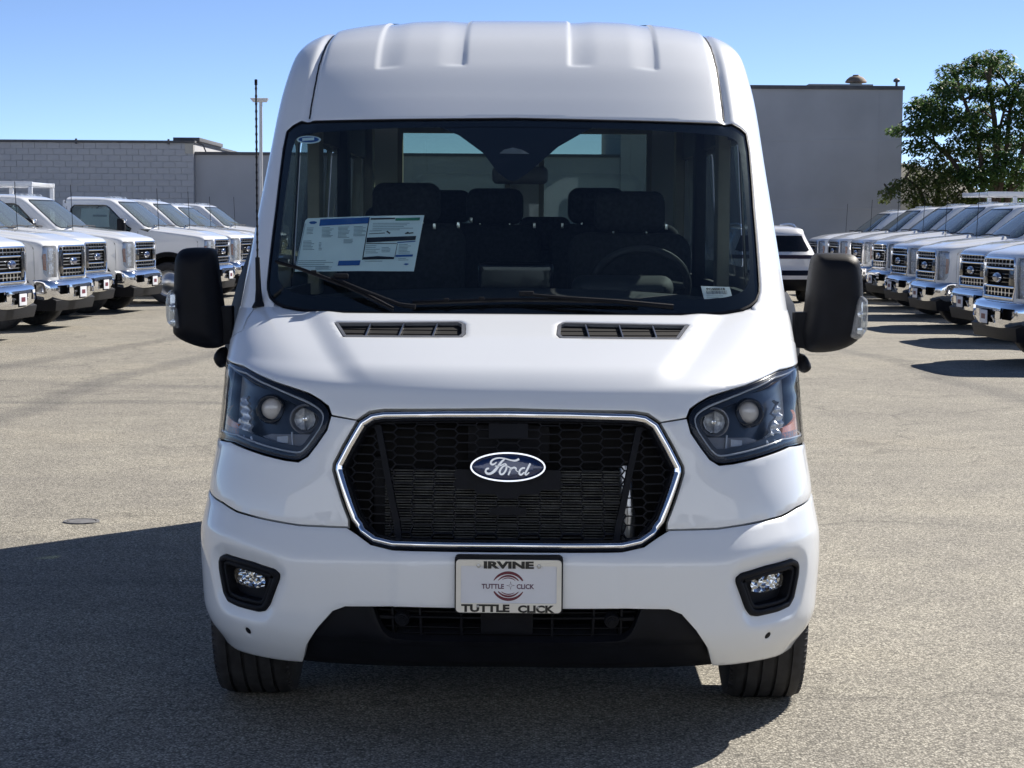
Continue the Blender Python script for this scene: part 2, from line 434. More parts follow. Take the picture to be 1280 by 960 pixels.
def stroke2d(pts, w):
    """flat ribbon along a 2D polyline with round-ish ends, returns outline verts/faces in 2D"""
    P = chaikin(pts, 2, False); T = np.gradient(P, axis=0); T /= np.maximum(np.linalg.norm(T, axis=1), 1e-9)[:, None]
    N = np.stack([-T[:, 1], T[:, 0]], 1); ww = np.interp(np.linspace(0, 1, len(P)), np.linspace(0, 1, len(w)), w) if np.ndim(w) else np.full(len(P), w)
    A = P + N * ww[:, None] / 2; B = P - N * ww[:, None] / 2
    V = np.concatenate([A, B]); n = len(P)
    return V, [(i, n + i, n + i + 1, i + 1) for i in range(n - 1)]

# ================================================================ VAN
VAN_D, VAN_YAW = 6.40, R(-0.75)
VAN_X = -0.012
van = empty('passenger_van', (VAN_X, VAN_D, 0), VAN_YAW,
            'white medium-roof passenger van with chrome-edged black grille standing alone in the aisle', 'van')
_c, _s = math.cos(VAN_YAW), math.sin(VAN_YAW)
VR = np.array([[_c, -_s, 0], [_s, _c, 0], [0, 0, 1]]); VT = np.array([VAN_X, VAN_D, 0])
def project_van(P):
    w = np.atleast_2d(P) @ VR.T + VT - np.array([0, 0, CAM_H]); q = w @ CM
    return np.stack([640 + FPX * q[:, 0] / -q[:, 2], 480 - FPX * q[:, 1] / -q[:, 2]], 1)
def van_at(px, py, y):
    """van-local point seen at pixel (px, py) on the van-local plane of depth y"""
    d = CM @ np.array([(px - 640) / FPX, (480 - py) / FPX, -1.0]); d = VR.T @ d; o = VR.T @ (np.array([0, 0, CAM_H]) - VT)
    t = (y - o[1]) / d[1]; return o + d * t
# outer half-width of the body by height
_WZ = np.array([[.20, .965], [.27, .985], [.34, 1.008], [.45, 1.02], [.60, 1.03], [.75, 1.03], [.92, 1.012], [1.06, 1.003], [1.2, 1.0],
                [1.37, .997], [1.55, .986], [1.72, .976], [1.89, .966], [2.06, .957], [2.2, .945], [2.32, .93], [2.6, .93]])
def WZ(z): return pchip(_WZ[:, 0], _WZ[:, 1], np.asarray(z, float))
def stn(rows): return [(y, z, float(WZ(z - H)), G, H, K) for (y, z, G, H, K) in rows]
LOW = Surf(stn([(.20, .215, .50, 0, 0), (.11, .26, .55, 0, 0), (.07, .34, .58, 0, 0), (.05, .45, .61, 0, 0), (.045, .60, .64, 0, 0), (.055, .75, .68, 0, 0),
                (.08, .92, .73, 0, 0), (.112, 1.06, .76, 0, 0), (.135, 1.10, .76, 0, .0), (.173, 1.145, .75, 0, .1), (.225, 1.173, .73, 0, .15), (.34, 1.212, .68, 0, .25),
                (.5, 1.262, .59, 0, .4), (.68, 1.315, .49, 0, .6), (.86, 1.367, .43, 0, .8), (1.04, 1.415, .40, 0, 1)]))
UP = Surf(stn([(.84, 1.35, .42, 0, 1), (1.03, 1.543, .42, 0, 1), (1.22, 1.722, .41, 0, 1), (1.41, 1.893, .40, 0, 1), (1.6, 2.058, .38, 0, 1),
               (1.72, 2.162, .36, .01, 1), (1.9, 2.302, .32, .05, 1), (2.13, 2.427, .24, .12, 1), (2.45, 2.51, .15, .19, 1),
               (2.8, 2.547, .06, .235, 1), (3.3, 2.56, 0, .26, 1), (5.93, 2.56, 0, .26, 1)]))
def tr(pts, surf=None): return (surf or LOW).solve(pts, project_van)
def sstep(a, b, x): t = np.clip((x - a) / (b - a), 0, 1); return t * t * (3 - 2 * t)

# --- feature lines measured on the photograph, turned into (|x|, z) on the base skin
seam_px = [(262, 614), (278, 628), (296, 639), (334, 649), (374, 656), (440, 659)]
crease_px = [(262, 655), (270, 662), (300, 670), (340, 684), (374, 697), (430, 699), (568, 700)]
seam_sv = tr(seam_px); crease_sv = tr(crease_px)
_sp = LOW.base(seam_sv[:, 0], seam_sv[:, 1]); _cp = LOW.base(crease_sv[:, 0], crease_sv[:, 1])
def byx(P): P = P.copy(); P[:, 0] = np.abs(P[:, 0]); return P[np.argsort(P[:, 0])]
_sp, _cp = byx(_sp), byx(_cp)
dome_px = [(388, 388), (405, 415), (419, 440), (432, 460), (446, 482)]
_dsv = tr(dome_px); _dp = LOW.base(_dsv[:, 0], _dsv[:, 1]); _dp = _dp[np.argsort(_dp[:, 2])]
def low_disp(P):
    ax = np.abs(P[:, 0]); z = P[:, 2]
    zs = np.interp(ax, _sp[:, 0], _sp[:, 2]); zc = np.interp(ax, _cp[:, 0], _cp[:, 2])
    t = np.clip((zs + .004 - z) / np.maximum(zs - zc, .02), 0, 1.6)
    shelf = np.where(t < .88, t, np.where(t < 1.12, t - (t - .88) ** 2 / .48, 1.0)) * (.022 + .034 * sstep(1.04, .60, ax))
    tuck = -.05 * sstep(.40, .24, z) * np.clip(1 - ax * .3, 0, 1)
    d = np.where(z < zs + .004, shelf + tuck, 0)
    # plate pad slightly proud
    pad = .006 * sstep(.352, .338, ax) * sstep(.665, .64, z) * sstep(.40, .44, z)
    d = d + pad
    # bonnet dome and flanking lobes
    xe = np.interp(z, _dp[:, 2], np.abs(_dp[:, 0])); hz = sstep(1.145, 1.20, z)
    dome = .016 * sstep(xe + .05, xe - .06, ax) * hz
    lobe = .007 * sstep(xe + .01, xe + .20, ax) * sstep(1.14, 1.27, z)
    fade = sstep(1.40, 1.33, z) * .6 + .4
    return d + (dome + lobe) * fade
LOW.disp = low_disp
RIBS = [(-.555, 1), (-.205, -1), (.205, 1), (.555, -1)]
def up_disp(P):
    d = np.zeros(len(P)); x, y = P[:, 0], P[:, 1]
    m = sstep(1.87, 1.895, y)
    for (xe, sg) in RIBS:
        u = (x - xe) * sg          # groove runs from the sharp edge inwards
        d -= .007 * sstep(-.002, .004, u) * sstep(.12, .02, u) * m
    ax = np.abs(x)                 # drip channel along each side of the roof
    ch = np.interp(P[:, 2], [1.95, 2.06, 2.3, 2.45], [.80, .808, .80, .785])
    g = np.exp(-((ax - ch) / .016) ** 2) * .016 * sstep(2.03, 2.08, P[:, 2])
    return d - g
UP.disp = up_disp

# --- outlines (image-left side, pixels of the photograph)
lamp_px = [(295.5, 441), (303, 457), (323, 468.5), (344, 478), (365, 485.5), (386, 493), (400.5, 501.5), (408.5, 510), (411.5, 521), (407, 537), (394.5, 555),
           (384, 568.5), (373, 575), (356.5, 573), (331.5, 567), (309, 559.5), (288, 550), (279.5, 543), (279.5, 532), (283.5, 507), (287.5, 475), (291.5, 455)]
lamp = tr(lamp_px)
grille_px = [(637, 513.5), (560, 513.5), (480, 514.5), (464, 517), (449, 526.5), (432, 556), (419.5, 580), (419, 588), (424, 606), (439, 650), (450, 667), (466, 679), (490, 685), (560, 687), (637, 687.5)]
grille_half = tr(grille_px); grille_half[0, 0] = 0; grille_half[-1, 0] = 0
def scale_loop(L, d):
    """offset a (s,v) loop by d metres (positive = inwards)"""
    A = np.asarray(L) * [LW, 1]; return inset(A, d) / [LW, 1]
gr_loop = mir(grille_half)
gr_d = densify(ccw(gr_loop * [LW, 1]), .012) / [LW, 1]
gr_d = chaikin(gr_d, 1)
vb = LOW.v_at
# bonnet
front_h = grille_half.copy()
hood_front = [(0, grille_half[0, 1] + .012), (abs(grille_half[2, 0]), grille_half[2, 1] + .012), (abs(grille_half[3, 0]) + .006, grille_half[3, 1] + .011),
              (abs(grille_half[4, 0]) + .007, grille_half[4, 1] + .006)]
def absl(P): P = np.array(P); P[:, 0] = np.abs(P[:, 0]); return P
lp = absl(lamp)
lamp_out = np.array(offset_clean(side(lamp, 1) * [LW, 1], -.005, .01)) / [LW, 1]
hood_side = absl(tr([(296.5, 436), (303, 412), (309, 397), (318, 385), (330, 378)]))
hood_side[0, 0] = max(hood_side[0, 0], lp[0, 0] + .004)
hood_rear = absl(tr([(341, 377.5), (354, 384.5), (382, 389), (430, 390.5), (488, 391), (560, 391.5), (637, 392)])); hood_rear[-1, 0] = 0
hood_lamp = [(lp[8, 0] - .006, lp[8, 1] + .008), (lp[7, 0] - .004, lp[7, 1] + .010)] + [(lp[i, 0], lp[i, 1] + .008) for i in (6, 5, 4, 3, 2, 1)] + [(lp[0, 0] + .003, lp[0, 1] + .006)]
hood_loop = mir(np.concatenate([np.array(hood_front), np.array(hood_lamp), hood_side[1:], hood_rear]))
# vents cut into the bonnet
vent_px = [(417.5, 402), (575, 401), (582, 404.5), (582, 417), (577, 421), (429, 420.5)]
vent = tr(vent_px)
vent_l = side(vent, -1); vent_r = side(vent, 1)
panel_obj('bonnet', LOW, [hood_loop, vent_l, vent_r], M_WHITE, van, spacing=.016, roll=.003, thick=.02)
for sg in (-1, 1):
    e = empty('bonnet_vent', parent=van)
    vl = side(vent, sg); vc = chaikin(densify(ccw(vl * [LW, 1]), .03), 1) / [LW, 1]
    rim_in = scale_loop(vc, .010)
    panel_obj('rim', LOW, [scale_loop(vc, .002), scale_loop(vc, .013)], M_LGREY, e, spacing=.012, off=-.0005, thick=.012)
    panel_obj('recess', LOW, [scale_loop(vc, .006)], M_DARK, e, spacing=.02, off=-.012, thick=0)
    c = vc.mean(0); lo = vc.min(0); hi = vc.max(0)
    for k in range(1, 4):
        u = lo[0] + (hi[0] - lo[0]) * (k / 4 + (.02 if sg < 0 else -.02)); sl = .010 * sg
        q = np.array([(u - .0016 - sl / 2 * -1, lo[1] + .010), (u + .0016 - sl / 2 * -1, lo[1] + .010), (u + .0016 + sl / 2 * -1, hi[1] - .010), (u - .0016 + sl / 2 * -1, hi[1] - .010)])
        panel_obj('rib', LOW, [q], M_SATIN, e, spacing=.02, off=-.003, thick=.009)
    for k in range(2):
        vv = lo[1] + (hi[1] - lo[1]) * (.36 + .25 * k)
        q = np.array([(lo[0] + .012, vv), (hi[0] - .012, vv), (hi[0] - .012, vv + .002), (lo[0] + .012, vv + .002)])
        panel_obj('slat', LOW, [q], M_BLACKPL, e, spacing=.03, off=-.010, thick=.002)
wt = np.concatenate([np.array([(lp[0, 0] + .006, lp[0, 1] + .004)]), hood_side[1:] + [.004, .001], hood_rear[:1] + [.004, .004], np.array([(hood_rear[0, 0] - .03, vb(1.405)), (1.12, vb(1.405)), (1.12, vb(1.235)), (1.0, vb(1.235))])])
for sg in (-1, 1): panel_obj('wing_top', LOW, [side(wt, sg)], M_WHITE, van, spacing=.018, off=-.003, thick=.015)
# nose panel between lamp, grille and bumper on each side
gl = absl(grille_half)
def off_px(P, dx, dy): return [(x + dx, y + dy) for (x, y) in P]
seam_a = absl(seam_sv)
wing = [(1.30, vb(.765)), (1.30, vb(1.05)), (1.06, vb(1.16))]
nose_half = np.concatenate([
    np.array([(gl[4, 0] + .008, gl[4, 1] + .001), (lp[8, 0] - .005, lp[8, 1] + .002)]),
    np.array([(lp[i, 0] - .004, lp[i, 1] - .002) for i in (9, 10)] + [(lp[11, 0] - .002, lp[11, 1] - .006)] + [(lp[i, 0], lp[i, 1] - .008) for i in (12, 13, 14, 15, 16)] + [(lp[17, 0] + .004, lp[17, 1] - .005), (lp[18, 0] + .006, lp[18, 1]), (lp[19, 0] + .006, lp[19, 1]), (lp[20, 0] + .006, lp[20, 1]), (lp[21, 0] + .006, lp[21, 1]), (lp[0, 0] + .006, lp[0, 1])]),
    np.array([(max(1.0, lp[0, 0] + .02), vb(1.24)), (1.12, vb(1.24)), (1.12, vb(.79))]),
    np.array([(q[0], q[1] + .003) for q in seam_a[:-1]]),
    np.array([(gl[9, 0] + .008, seam_a[-1, 1] + .003), (gl[9, 0] + .009, gl[9, 1]), (gl[8, 0] + .009, gl[8, 1]), (gl[7, 0] + .009, gl[7, 1]), (gl[6, 0] + .009, gl[6, 1]), (gl[5, 0] + .009, gl[5, 1])])])
for sg in (-1, 1):
    panel_obj('wing_panel', LOW, [side(nose_half, sg)], M_WHITE, van, spacing=.018, roll=.0025, thick=.02)
# bumper skin
bum_low = absl(tr([(274, 790), (283, 802), (302, 815), (325, 821), (377.5, 828), (383, 806), (397, 784), (415, 764), (431, 758), (500, 758.5), (568, 760), (637, 761)]))
bum_low[-1, 0] = 0
fog_px = [(271, 695.5), (277, 692), (310, 702), (340, 712), (346.5, 718), (346.5, 724), (334, 757), (328, 765), (320, 766.5), (295, 760), (281, 753), (275.5, 742), (270, 712), (269.5, 701)]
fog = tr(fog_px)
sensor = absl(tr([(309.5, 789)]))[0]
def circ(c, r, n=18): return np.array([(c[0] + r / LW * math.cos(2 * math.pi * k / n), c[1] + r * math.sin(2 * math.pi * k / n)) for k in range(n)])
top_b = [(0, gl[-1, 1] - .006), (gl[12, 0], gl[12, 1] - .006), (gl[11, 0] + .005, gl[11, 1] - .005), (gl[10, 0] + .008, gl[10, 1] - .003), (gl[9, 0] + .010, seam_a[-1, 1] - .003)]
bum_half = np.concatenate([np.array(top_b), np.array([(q[0], q[1] - .003) for q in seam_a[::-1][1:]]),
                           np.array([(1.10, vb(.775)), (1.10, vb(.60)), (1.03, vb(.42))]), bum_low])
fogd = chaikin(densify(ccw(side(fog, 1) * [LW, 1]), .02), 1) / [LW, 1]
def fog_pocket(P, S, v):
    """skin dips into a dished pocket round each lamp opening"""
    q = np.stack([np.abs(S) * LW, v], 1); d = distpoly(q, fogd * [LW, 1])
    return -.014 * sstep(.038, .004, d)
bum_loop = mir(bum_half)
panel_obj('front_bumper', LOW, [bum_loop, side(fogd, 1), side(fogd, -1), circ((sensor[0], sensor[1]), .0125), circ((-sensor[0], sensor[1]), .0125)], M_WHITE, van,
          spacing=.014, roll=.0025, thick=.02, extra=fog_pocket)
for sg in (-1, 1):
    panel_obj('parking_sensor', LOW, [circ((sg * sensor[0], sensor[1]), .0115)], M_BLACKPL, van, spacing=.01, off=-.002, thick=.01, roll=.001, roll_w=.002)
    e = empty('fog_lamp', parent=van); fl = side(fogd, sg)
    in1 = scale_loop(fl, .022); in2 = scale_loop(fl, .026)
    panel_obj('bezel', LOW, [scale_loop(fl, .002), chaikin(scale_loop(fl, .020), 1)], M_BLACKPL, e, spacing=.012, off=-.007, roll=.003, roll_w=.004, thick=.02)
    panel_obj('inner_bezel', LOW, [chaikin(scale_loop(fl, .021), 1), chaikin(scale_loop(fl, .034), 1)], M_BLACKPL, e, spacing=.01, off=-.016, roll=.002, roll_w=.003, thick=.035)
    panel_obj('recess', LOW, [scale_loop(fl, .018)], M_BLACKPL, e, spacing=.02, off=-.050, thick=0)
    lq = absl(tr([(283, 712.5), (290, 711), (318, 721), (320, 730), (317, 739), (286, 730), (283.5, 724)]))
    lq = chaikin(side(lq, sg), 1)
    panel_obj('reflector', LOW, [lq], M_REFL, e, spacing=.008, off=-.044, thick=.01,
              extra=lambda P, S, v: .006 * np.sin(S * 260) * np.cos(v * 330) + .004 * np.sin(S * 610 + v * 500))
    panel_obj('lens', LOW, [lq], M_LENS, e, spacing=.012, off=-.030, thick=.02)
# --- black lower valance with grille opening
dam_top = absl(tr([(637, 757), (500, 754), (431, 754), (414, 760), (395, 781), (380, 804), (374, 826)])); dam_top[0, 0] = 0
op_px = [(462, 757.5), (470, 780), (477, 795), (484, 802.5), (493, 806), (560, 810), (637, 811)]
opn = absl(tr(op_px)); opn[-1, 0] = 0
op_half = np.concatenate([[(0, opn[0, 1] + .02)], [(opn[0, 0] - .004, opn[0, 1] + .02)], opn])
dam_half = np.concatenate([dam_top, np.array([(dam_top[-1, 0] + .004, vb(.265)), (.55, vb(.222)), (.3, vb(.218)), (0, vb(.216))])])
# split in one piece with a notch: the opening is inside the panel
dam_half[0] = (0, opn[0, 1] + .03); dam_half[1] = (opn[0, 0], opn[0, 1] + .03)
def dam_back(P, S, v): return np.full(len(P), -.022) - .012 * sstep(.345, .325, P[:, 2])
panel_obj('lower_valance', LOW, [mir(dam_half), mir(op_half)], M_BLACKPL, van, spacing=.018, roll=.004, thick=.03, extra=dam_back)
lg = empty('lower_grille', parent=van)
ov = (opn[0, 1] + .02, opn[-1, 1])
panel_obj('recess', LOW, [mir(op_half)], M_DARK, lg, spacing=.04, off=-.14, thick=0)
for (f, hh, of) in ((.80, .005, -.05), (.52, .010, -.045), (.28, .007, -.06), (.06, .006, -.055), (.66, .004, -.07)):
    z0 = ov[1] + (ov[0] - ov[1]) * f; w = np.interp(z0, [opn[4, 1], opn[2, 1], opn[0, 1]], [opn[4, 0], opn[2, 0], opn[0, 0]])
    panel_obj('grille_bar', LOW, [np.array([(-w, z0), (w, z0), (w, z0 + hh), (-w, z0 + hh)])], M_BLACKPL, lg, spacing=.03, off=of, thick=.03)
for u in (-.265, -.20, -.105, .105, .20, .265):
    panel_obj('grille_bar', LOW, [np.array([(u - .0025, ov[1] - .002), (u + .0025, ov[1] - .002), (u + .0025, ov[0]), (u - .0025, ov[0])])], M_BLACKPL, lg, spacing=.03, off=-.052, thick=.03)
panel_obj('radar_cover', LOW, [mir([(0, ov[1] + .022), (.056, ov[1] + .022), (.060, ov[1] + .03), (.060, ov[0]), (0, ov[0])])], M_BLACKPL, lg, spacing=.02, off=-.042, roll=.002, thick=.03)
for sg in (-1, 1):
    c = absl(tr([(499.5, 782.5)]))[0]; P, n = LOW.at([sg * c[0]], [c[1]], -.045)
    MB().lathe([(.0, .012), (.009, .012), (.010, .009), (.015, .009), (.016, .006), (.022, .006), (.024, .0), (.024, -.02)], P[0], n[0], 20).build('parking_sensor', M_BLACKPL, lg, smooth=True)
# --- grille: chrome surround, honeycomb, struts, radiator, badge
ge = empty('front_grille', parent=van)
A = ccw(gr_d * [LW, 1])
ringc = inset(A, .0145); Pc, Nc = LOW.at(ringc[:, 0] / LW, ringc[:, 1])
def ring_prof(w, h): return [(-w, -.02), (-w, h * .35), (-w * .72, h * .85), (-w * .2, h), (w * .35, h * .8), (w * .85, h * .25), (w, -.02)]
_sv = sweep(Pc, Nc, ring_prof(.0118, .010)); solid('chrome_surround', _sv, M_CHROME, ge, sharp=70)
ring2 = inset(A, .005); P2, N2 = LOW.at(ring2[:, 0] / LW, ring2[:, 1]); P3, N3 = LOW.at(inset(A, .028)[:, 0] / LW, inset(A, .028)[:, 1])
solid('outer_seal', sweep(P2, N2, [(-.006, -.03), (-.006, -.003), (.004, -.001), (.004, -.03)]), M_GLOSSBLK, ge)
solid('inner_trim', sweep(P3, N3, [(-.006, -.06), (-.006, -.006), (.003, -.004), (.004, -.06)]), M_BLACKPL, ge)
inner = inset(densify(A, .02), .030)
# interlocked long hexagons cut from one skin set behind the chrome
def clip_convex(P, C):
    out = list(map(np.array, P)); C = ccw(C)
    for i in range(len(C)):
        a, b = C[i], C[(i + 1) % len(C)]; d = b - a; new = []
        f = lambda p: d[0] * (p[1] - a[1]) - d[1] * (p[0] - a[0])
        for j in range(len(out)):
            p, q = out[j], out[(j + 1) % len(out)]; fp, fq = f(p), f(q)
            if fp >= 0: new.append(p)
            if (fp >= 0) != (fq >= 0): new.append(p + (q - p) * fp / (fp - fq))
        out = new
        if len(out) < 3: return None
    return np.array(out)
def hull(P):
    P = sorted(map(tuple, P)); 
    def half(Q):
        h = []
        for p in Q:
            while len(h) > 1 and (h[-1][0]-h[-2][0])*(p[1]-h[-2][1]) - (h[-1][1]-h[-2][1])*(p[0]-h[-2][0]) <= 0: h.pop()
            h.append(p)
        return h
    a, b = half(P), half(P[::-1]); return np.array(a[:-1] + b[:-1])
cp, chh, slant, gap = .0665, .0290, .011, .0021
holes = []; lo, hi = inner.min(0), inner.max(0); limit = hull(inset(densify(inner, .02), .004)); midv = (lo[1] + hi[1]) / 2 + .010
for i in range(-9, 10):
    u = i * cp; v = lo[1] - .03 + (chh / 2 if i % 2 else 0)
    while v < hi[1] + .03:
        x1, x2, hy = cp / 2 + slant / 2 - gap * 1.1, cp / 2 - slant / 2 - gap * .6, chh / 2 - gap
        Hx = np.array([(u - x1, v), (u - x2, v - hy), (u + x2, v - hy), (u + x1, v), (u + x2, v + hy), (u - x2, v + hy)])
        c = clip_convex(Hx, limit)
        if c is not None and abs(area2(c)) > 2e-4 and not ((u / .150) ** 2 + ((v - midv) / .062) ** 2 < 1): holes.append(c / [LW, 1])
        v += chh
panel_obj('honeycomb', LOW, [inner / [LW, 1]] + holes, M_BLACKPL, ge, spacing=.05, off=-.024, thick=.009)
for (za, zb, w) in ((hi[1] - .058, hi[1] - .008, .062), (lo[1] + .075, lo[1] + .10, .058)): panel_obj('mount_plate', LOW, [np.array([(-w / LW, za), (w / LW, za), (w / LW, zb), (-w / LW, zb)])], M_BLACKPL, ge, spacing=.03, off=-.021, thick=.01)
rad_y = .26
rr = MB(); z0, z1 = LOW.base(np.array([0., 0.]), np.array([lo[1], hi[1]]))[:, 2]
rb = MB().box(-.54, .54, rad_y, rad_y + .02, z0 - .03, z1 + .03).build('grille_back', M_DARK, ge)
ra = empty('radiator', parent=ge)
nf = 26
for k in range(nf):
    zz = z0 - .02 + (z1 - z0) * .60 * k / nf
    MB().box(-.395, .36, rad_y - .05, rad_y - .01, zz, zz + .0042).build('fin', M_RAD, ra)
MB().tube([(.385, rad_y - .06, z0 - .02), (.385, rad_y - .06, z0 + .06), (.378, rad_y - .055, z0 + .12), (.372, rad_y - .03, z0 + .21)], .022, 12).build('coolant_pipe', M_SATIN, ra, smooth=True)
MB().box(-.43, -.395, rad_y - .05, rad_y, z0 - .03, z0 + .24).build('side_tank', M_BLACKPL, ra, bevel=.004)
MB().box(-.13, .13, rad_y - .06, rad_y - .005, z0 + .23, z1 + .02).build('crossmember', M_BLACKPL, ra, bevel=.004)
for sg in (-1, 1):
    a = absl(tr([(470, 530)]))[0]; b = absl(tr([(497.5, 674)]))[0]
    w = .0075
    q = np.array([(a[0] - w, a[1]), (a[0] + w, a[1]), (b[0] + w, b[1]), (b[0] - w, b[1])]); q[:, 0] *= sg
    panel_obj('strut', LOW, [q], M_BLACKPL, ge, spacing=.03, off=-.019, thick=.02)
# badge
bc = tr([(637.5, 584)])[0]; Pb, nb = LOW.at([0.0], [bc[1]], .006); Pb = Pb[0]; nb = nb[0]
bz = np.cross(nb, np.array([1., 0, 0])); bz = -bz / np.linalg.norm(bz)
if bz[2] < 0: bz = -bz
bx = np.array([1., 0, 0]); BS = 6.47 / FPX / 8          # metres per zoomed pixel
def oval(rx, rz, n=48): return [(rx * math.cos(2 * math.pi * k / n), rz * math.sin(2 * math.pi * k / n)) for k in range(n)]
badge = empty('oval_badge', parent=ge)
def flat2d(V2, o, h): return [o + bx * p[0] + bz * p[1] + nb * h for p in V2]
solid('badge_body', pillow(oval(.1185, .0465), Pb - nb * .012, bx, bz, nb, .014, .03, .03, .012), M_BLUE, badge, sharp=60)
rim = np.array(oval(.1155, .0440)); Pr = np.array(flat2d(rim, Pb, .0015)); solid('badge_rim', sweep(Pr, np.repeat(nb[None], len(Pr), 0), [(-.0024, -.004), (-.0024, .001), (.0024, .001), (.0024, -.004)]), M_CHROME, badge)
letters = [([(735, 188), (700, 208), (650, 202), (590, 184), (530, 178), (475, 192), (447, 222), (455, 248), (485, 245), (508, 222)], [22, 20, 14, 12, 14, 16, 18, 18, 14, 8]),
           ([(592, 190), (562, 212), (525, 265), (482, 320), (440, 343), (405, 335), (397, 308), (412, 288), (434, 286)], [10, 18, 22, 26, 22, 20, 18, 18, 12]),
           ([(492, 262), (540, 262), (590, 236)], [8, 12, 10]),
           ([(590, 236), (612, 252), (606, 300), (578, 343), (548, 345), (538, 318), (560, 275), (592, 252), (650, 278)], [12, 16, 16, 18, 18, 18, 16, 12, 12]),
           ([(655, 272), (645, 310), (627, 352)], [16, 16, 14]), ([(640, 312), (668, 278), (692, 274), (708, 288), (700, 300)], [10, 14, 18, 16, 10]),
           ([(700, 296), (722, 318), (742, 318)], [8, 8, 8]), ([(795, 278), (762, 280), (738, 310), (738, 342), (760, 350), (788, 320)], [14, 16, 18, 18, 16, 12]),
           ([(848, 232), (820, 290), (796, 335), (806, 352), (838, 322)], [18, 18, 18, 14, 8])]
lm = MB()
for pts, w in letters:
    q = [((x - 623) * BS, -(y - 270) * BS) for x, y in pts]; V2, F2 = stroke2d(q, np.array(w) * BS * 1.05)
    lm.add(flat2d(V2, Pb, .0042), F2)
me = mesh(lm.v, lm.f); link('script_lettering', me, M_SATIN, badge, label='silver script word Ford on the blue oval')

# --- headlamps
M_LAMPGREY = noise_vary(principled('lamp_inner_grey', (.018, .022, .030), .3), 20, .85, 1.15)
for sg in (-1, 1):
    e = empty('headlamp', parent=van); L0 = chaikin(side(lamp, sg), 1)
    Lm = ccw(L0 * [LW, 1]); lo, hi = Lm.min(0), Lm.max(0)
    ins = lambda d: np.array(offset_clean(Lm, d, .008)) / [LW, 1]
    panel_obj('housing', LOW, [L0], M_LAMPGREY, e, spacing=.02, off=-.062, thick=0)
    panel_obj('housing_wall', LOW, [L0, ins(.005)], M_GLOSSBLK, e, spacing=.012, off=-.003, thick=.062)
    panel_obj('outer_mask', LOW, [ins(.006), ins(.020)], M_GLOSSBLK, e, spacing=.01, off=-.006, thick=.02)
    panel_obj('inner_mask', LOW, [ins(.026), ins(.046)], M_LAMPGREY, e, spacing=.012, off=-.022, thick=.03)
    G = np.array(offset_clean(Lm, .0235, .010)) / [LW, 1]; Pg, Ng = LOW.at(G[:, 0], G[:, 1], -.012)
    solid('light_guide', sweep(Pg, Ng, [(-.0032, -.004), (-.0032, .002), (0, .0035), (.0032, .002), (.0032, -.004)]), M_GUIDE, e, sharp=70)
    # two lamp units
    for (pxy, r, kind) in (((326.5, 506), .036, 0), ((371.5, 520), .036, 1)):
        c = absl(tr([pxy]))[0]; P, n = LOW.at([sg * c[0]], [c[1]], -.045); o = P[0]; fwd = np.array([sg * .10, -1, .02]); fwd /= np.linalg.norm(fwd)
        unit = empty('lamp_unit', parent=e)
        MB().lathe([(r * 1.35, -.01), (r * 1.35, .012), (r * 1.22, .016), (r * 1.05, .004), (r * 1.02, -.02)], o, fwd, 28).build('bezel_ring', M_GLOSSBLK if kind == 0 else M_LGREY, unit, smooth=True)
        if kind == 0:
            MB().lathe([(r * 1.0 * math.cos(a), -.012 + r * .62 * math.sin(a)) for a in np.linspace(0, math.pi / 2 - .02, 9)], o, fwd, 28).build('projector_lens', M_PROJ, unit, smooth=True, sharp=80)
        else:
            MB().lathe([(r * 1.0, .006), (r * .85, -.002), (r * .60, -.008), (r * .30, -.012), (.001, -.013)], o, fwd, 10).build('reflector_bowl', M_BOWL, unit)
            MB().lathe([(.001, .006), (.007, .004), (.009, -.004), (.009, -.02)], o, fwd, 12).build('bulb_shield', M_REFL, unit, smooth=True)
            MB().box(o[0] - .0012, o[0] + .0012, o[1] - .01, o[1] + .005, o[2] - r, o[2] + r).build('divider', M_LGREY, unit)
    sh = absl(tr([(318, 543), (330, 540), (392, 541), (383, 556), (372, 564), (335, 557)])); panel_obj('lower_shelf', LOW, [side(sh, sg)], M_LGREY, e, spacing=.015, off=-.035, thick=.02)
    am = absl(tr([(338, 544), (352, 543), (352, 552), (338, 551)])); panel_obj('indicator', LOW, [side(am, sg)], M_GUIDE, e, spacing=.01, off=-.031, thick=.01)
    br = absl(tr([(292, 500), (296, 490), (300, 520), (306, 540), (318, 551), (312, 555), (296, 546), (289, 530)])); panel_obj('side_reflector', LOW, [side(br, sg)], M_BOWL, e, spacing=.008, off=-.03, thick=.01,
        extra=lambda P, S, v: .008 * np.sin(S * 190 + v * 60) + .005 * np.sin(v * 240))
    mk = absl(tr([(283.5, 520), (287, 500), (290, 528), (291, 543), (284, 538)])); panel_obj('side_marker', LOW, [side(mk, sg)], M_AMBER, e, spacing=.01, off=-.022, thick=.01)
    ln = absl(tr([(357, 538), (358.5, 538), (360.5, 566), (359, 566)])); panel_obj('bracket', LOW, [side(ln, sg)], M_GUIDE, e, spacing=.02, off=-.028, thick=.004)
    panel_obj('lens_cover', LOW, [ins(.003)], M_LENS, e, spacing=.016, off=-.001, roll=.002, thick=0)

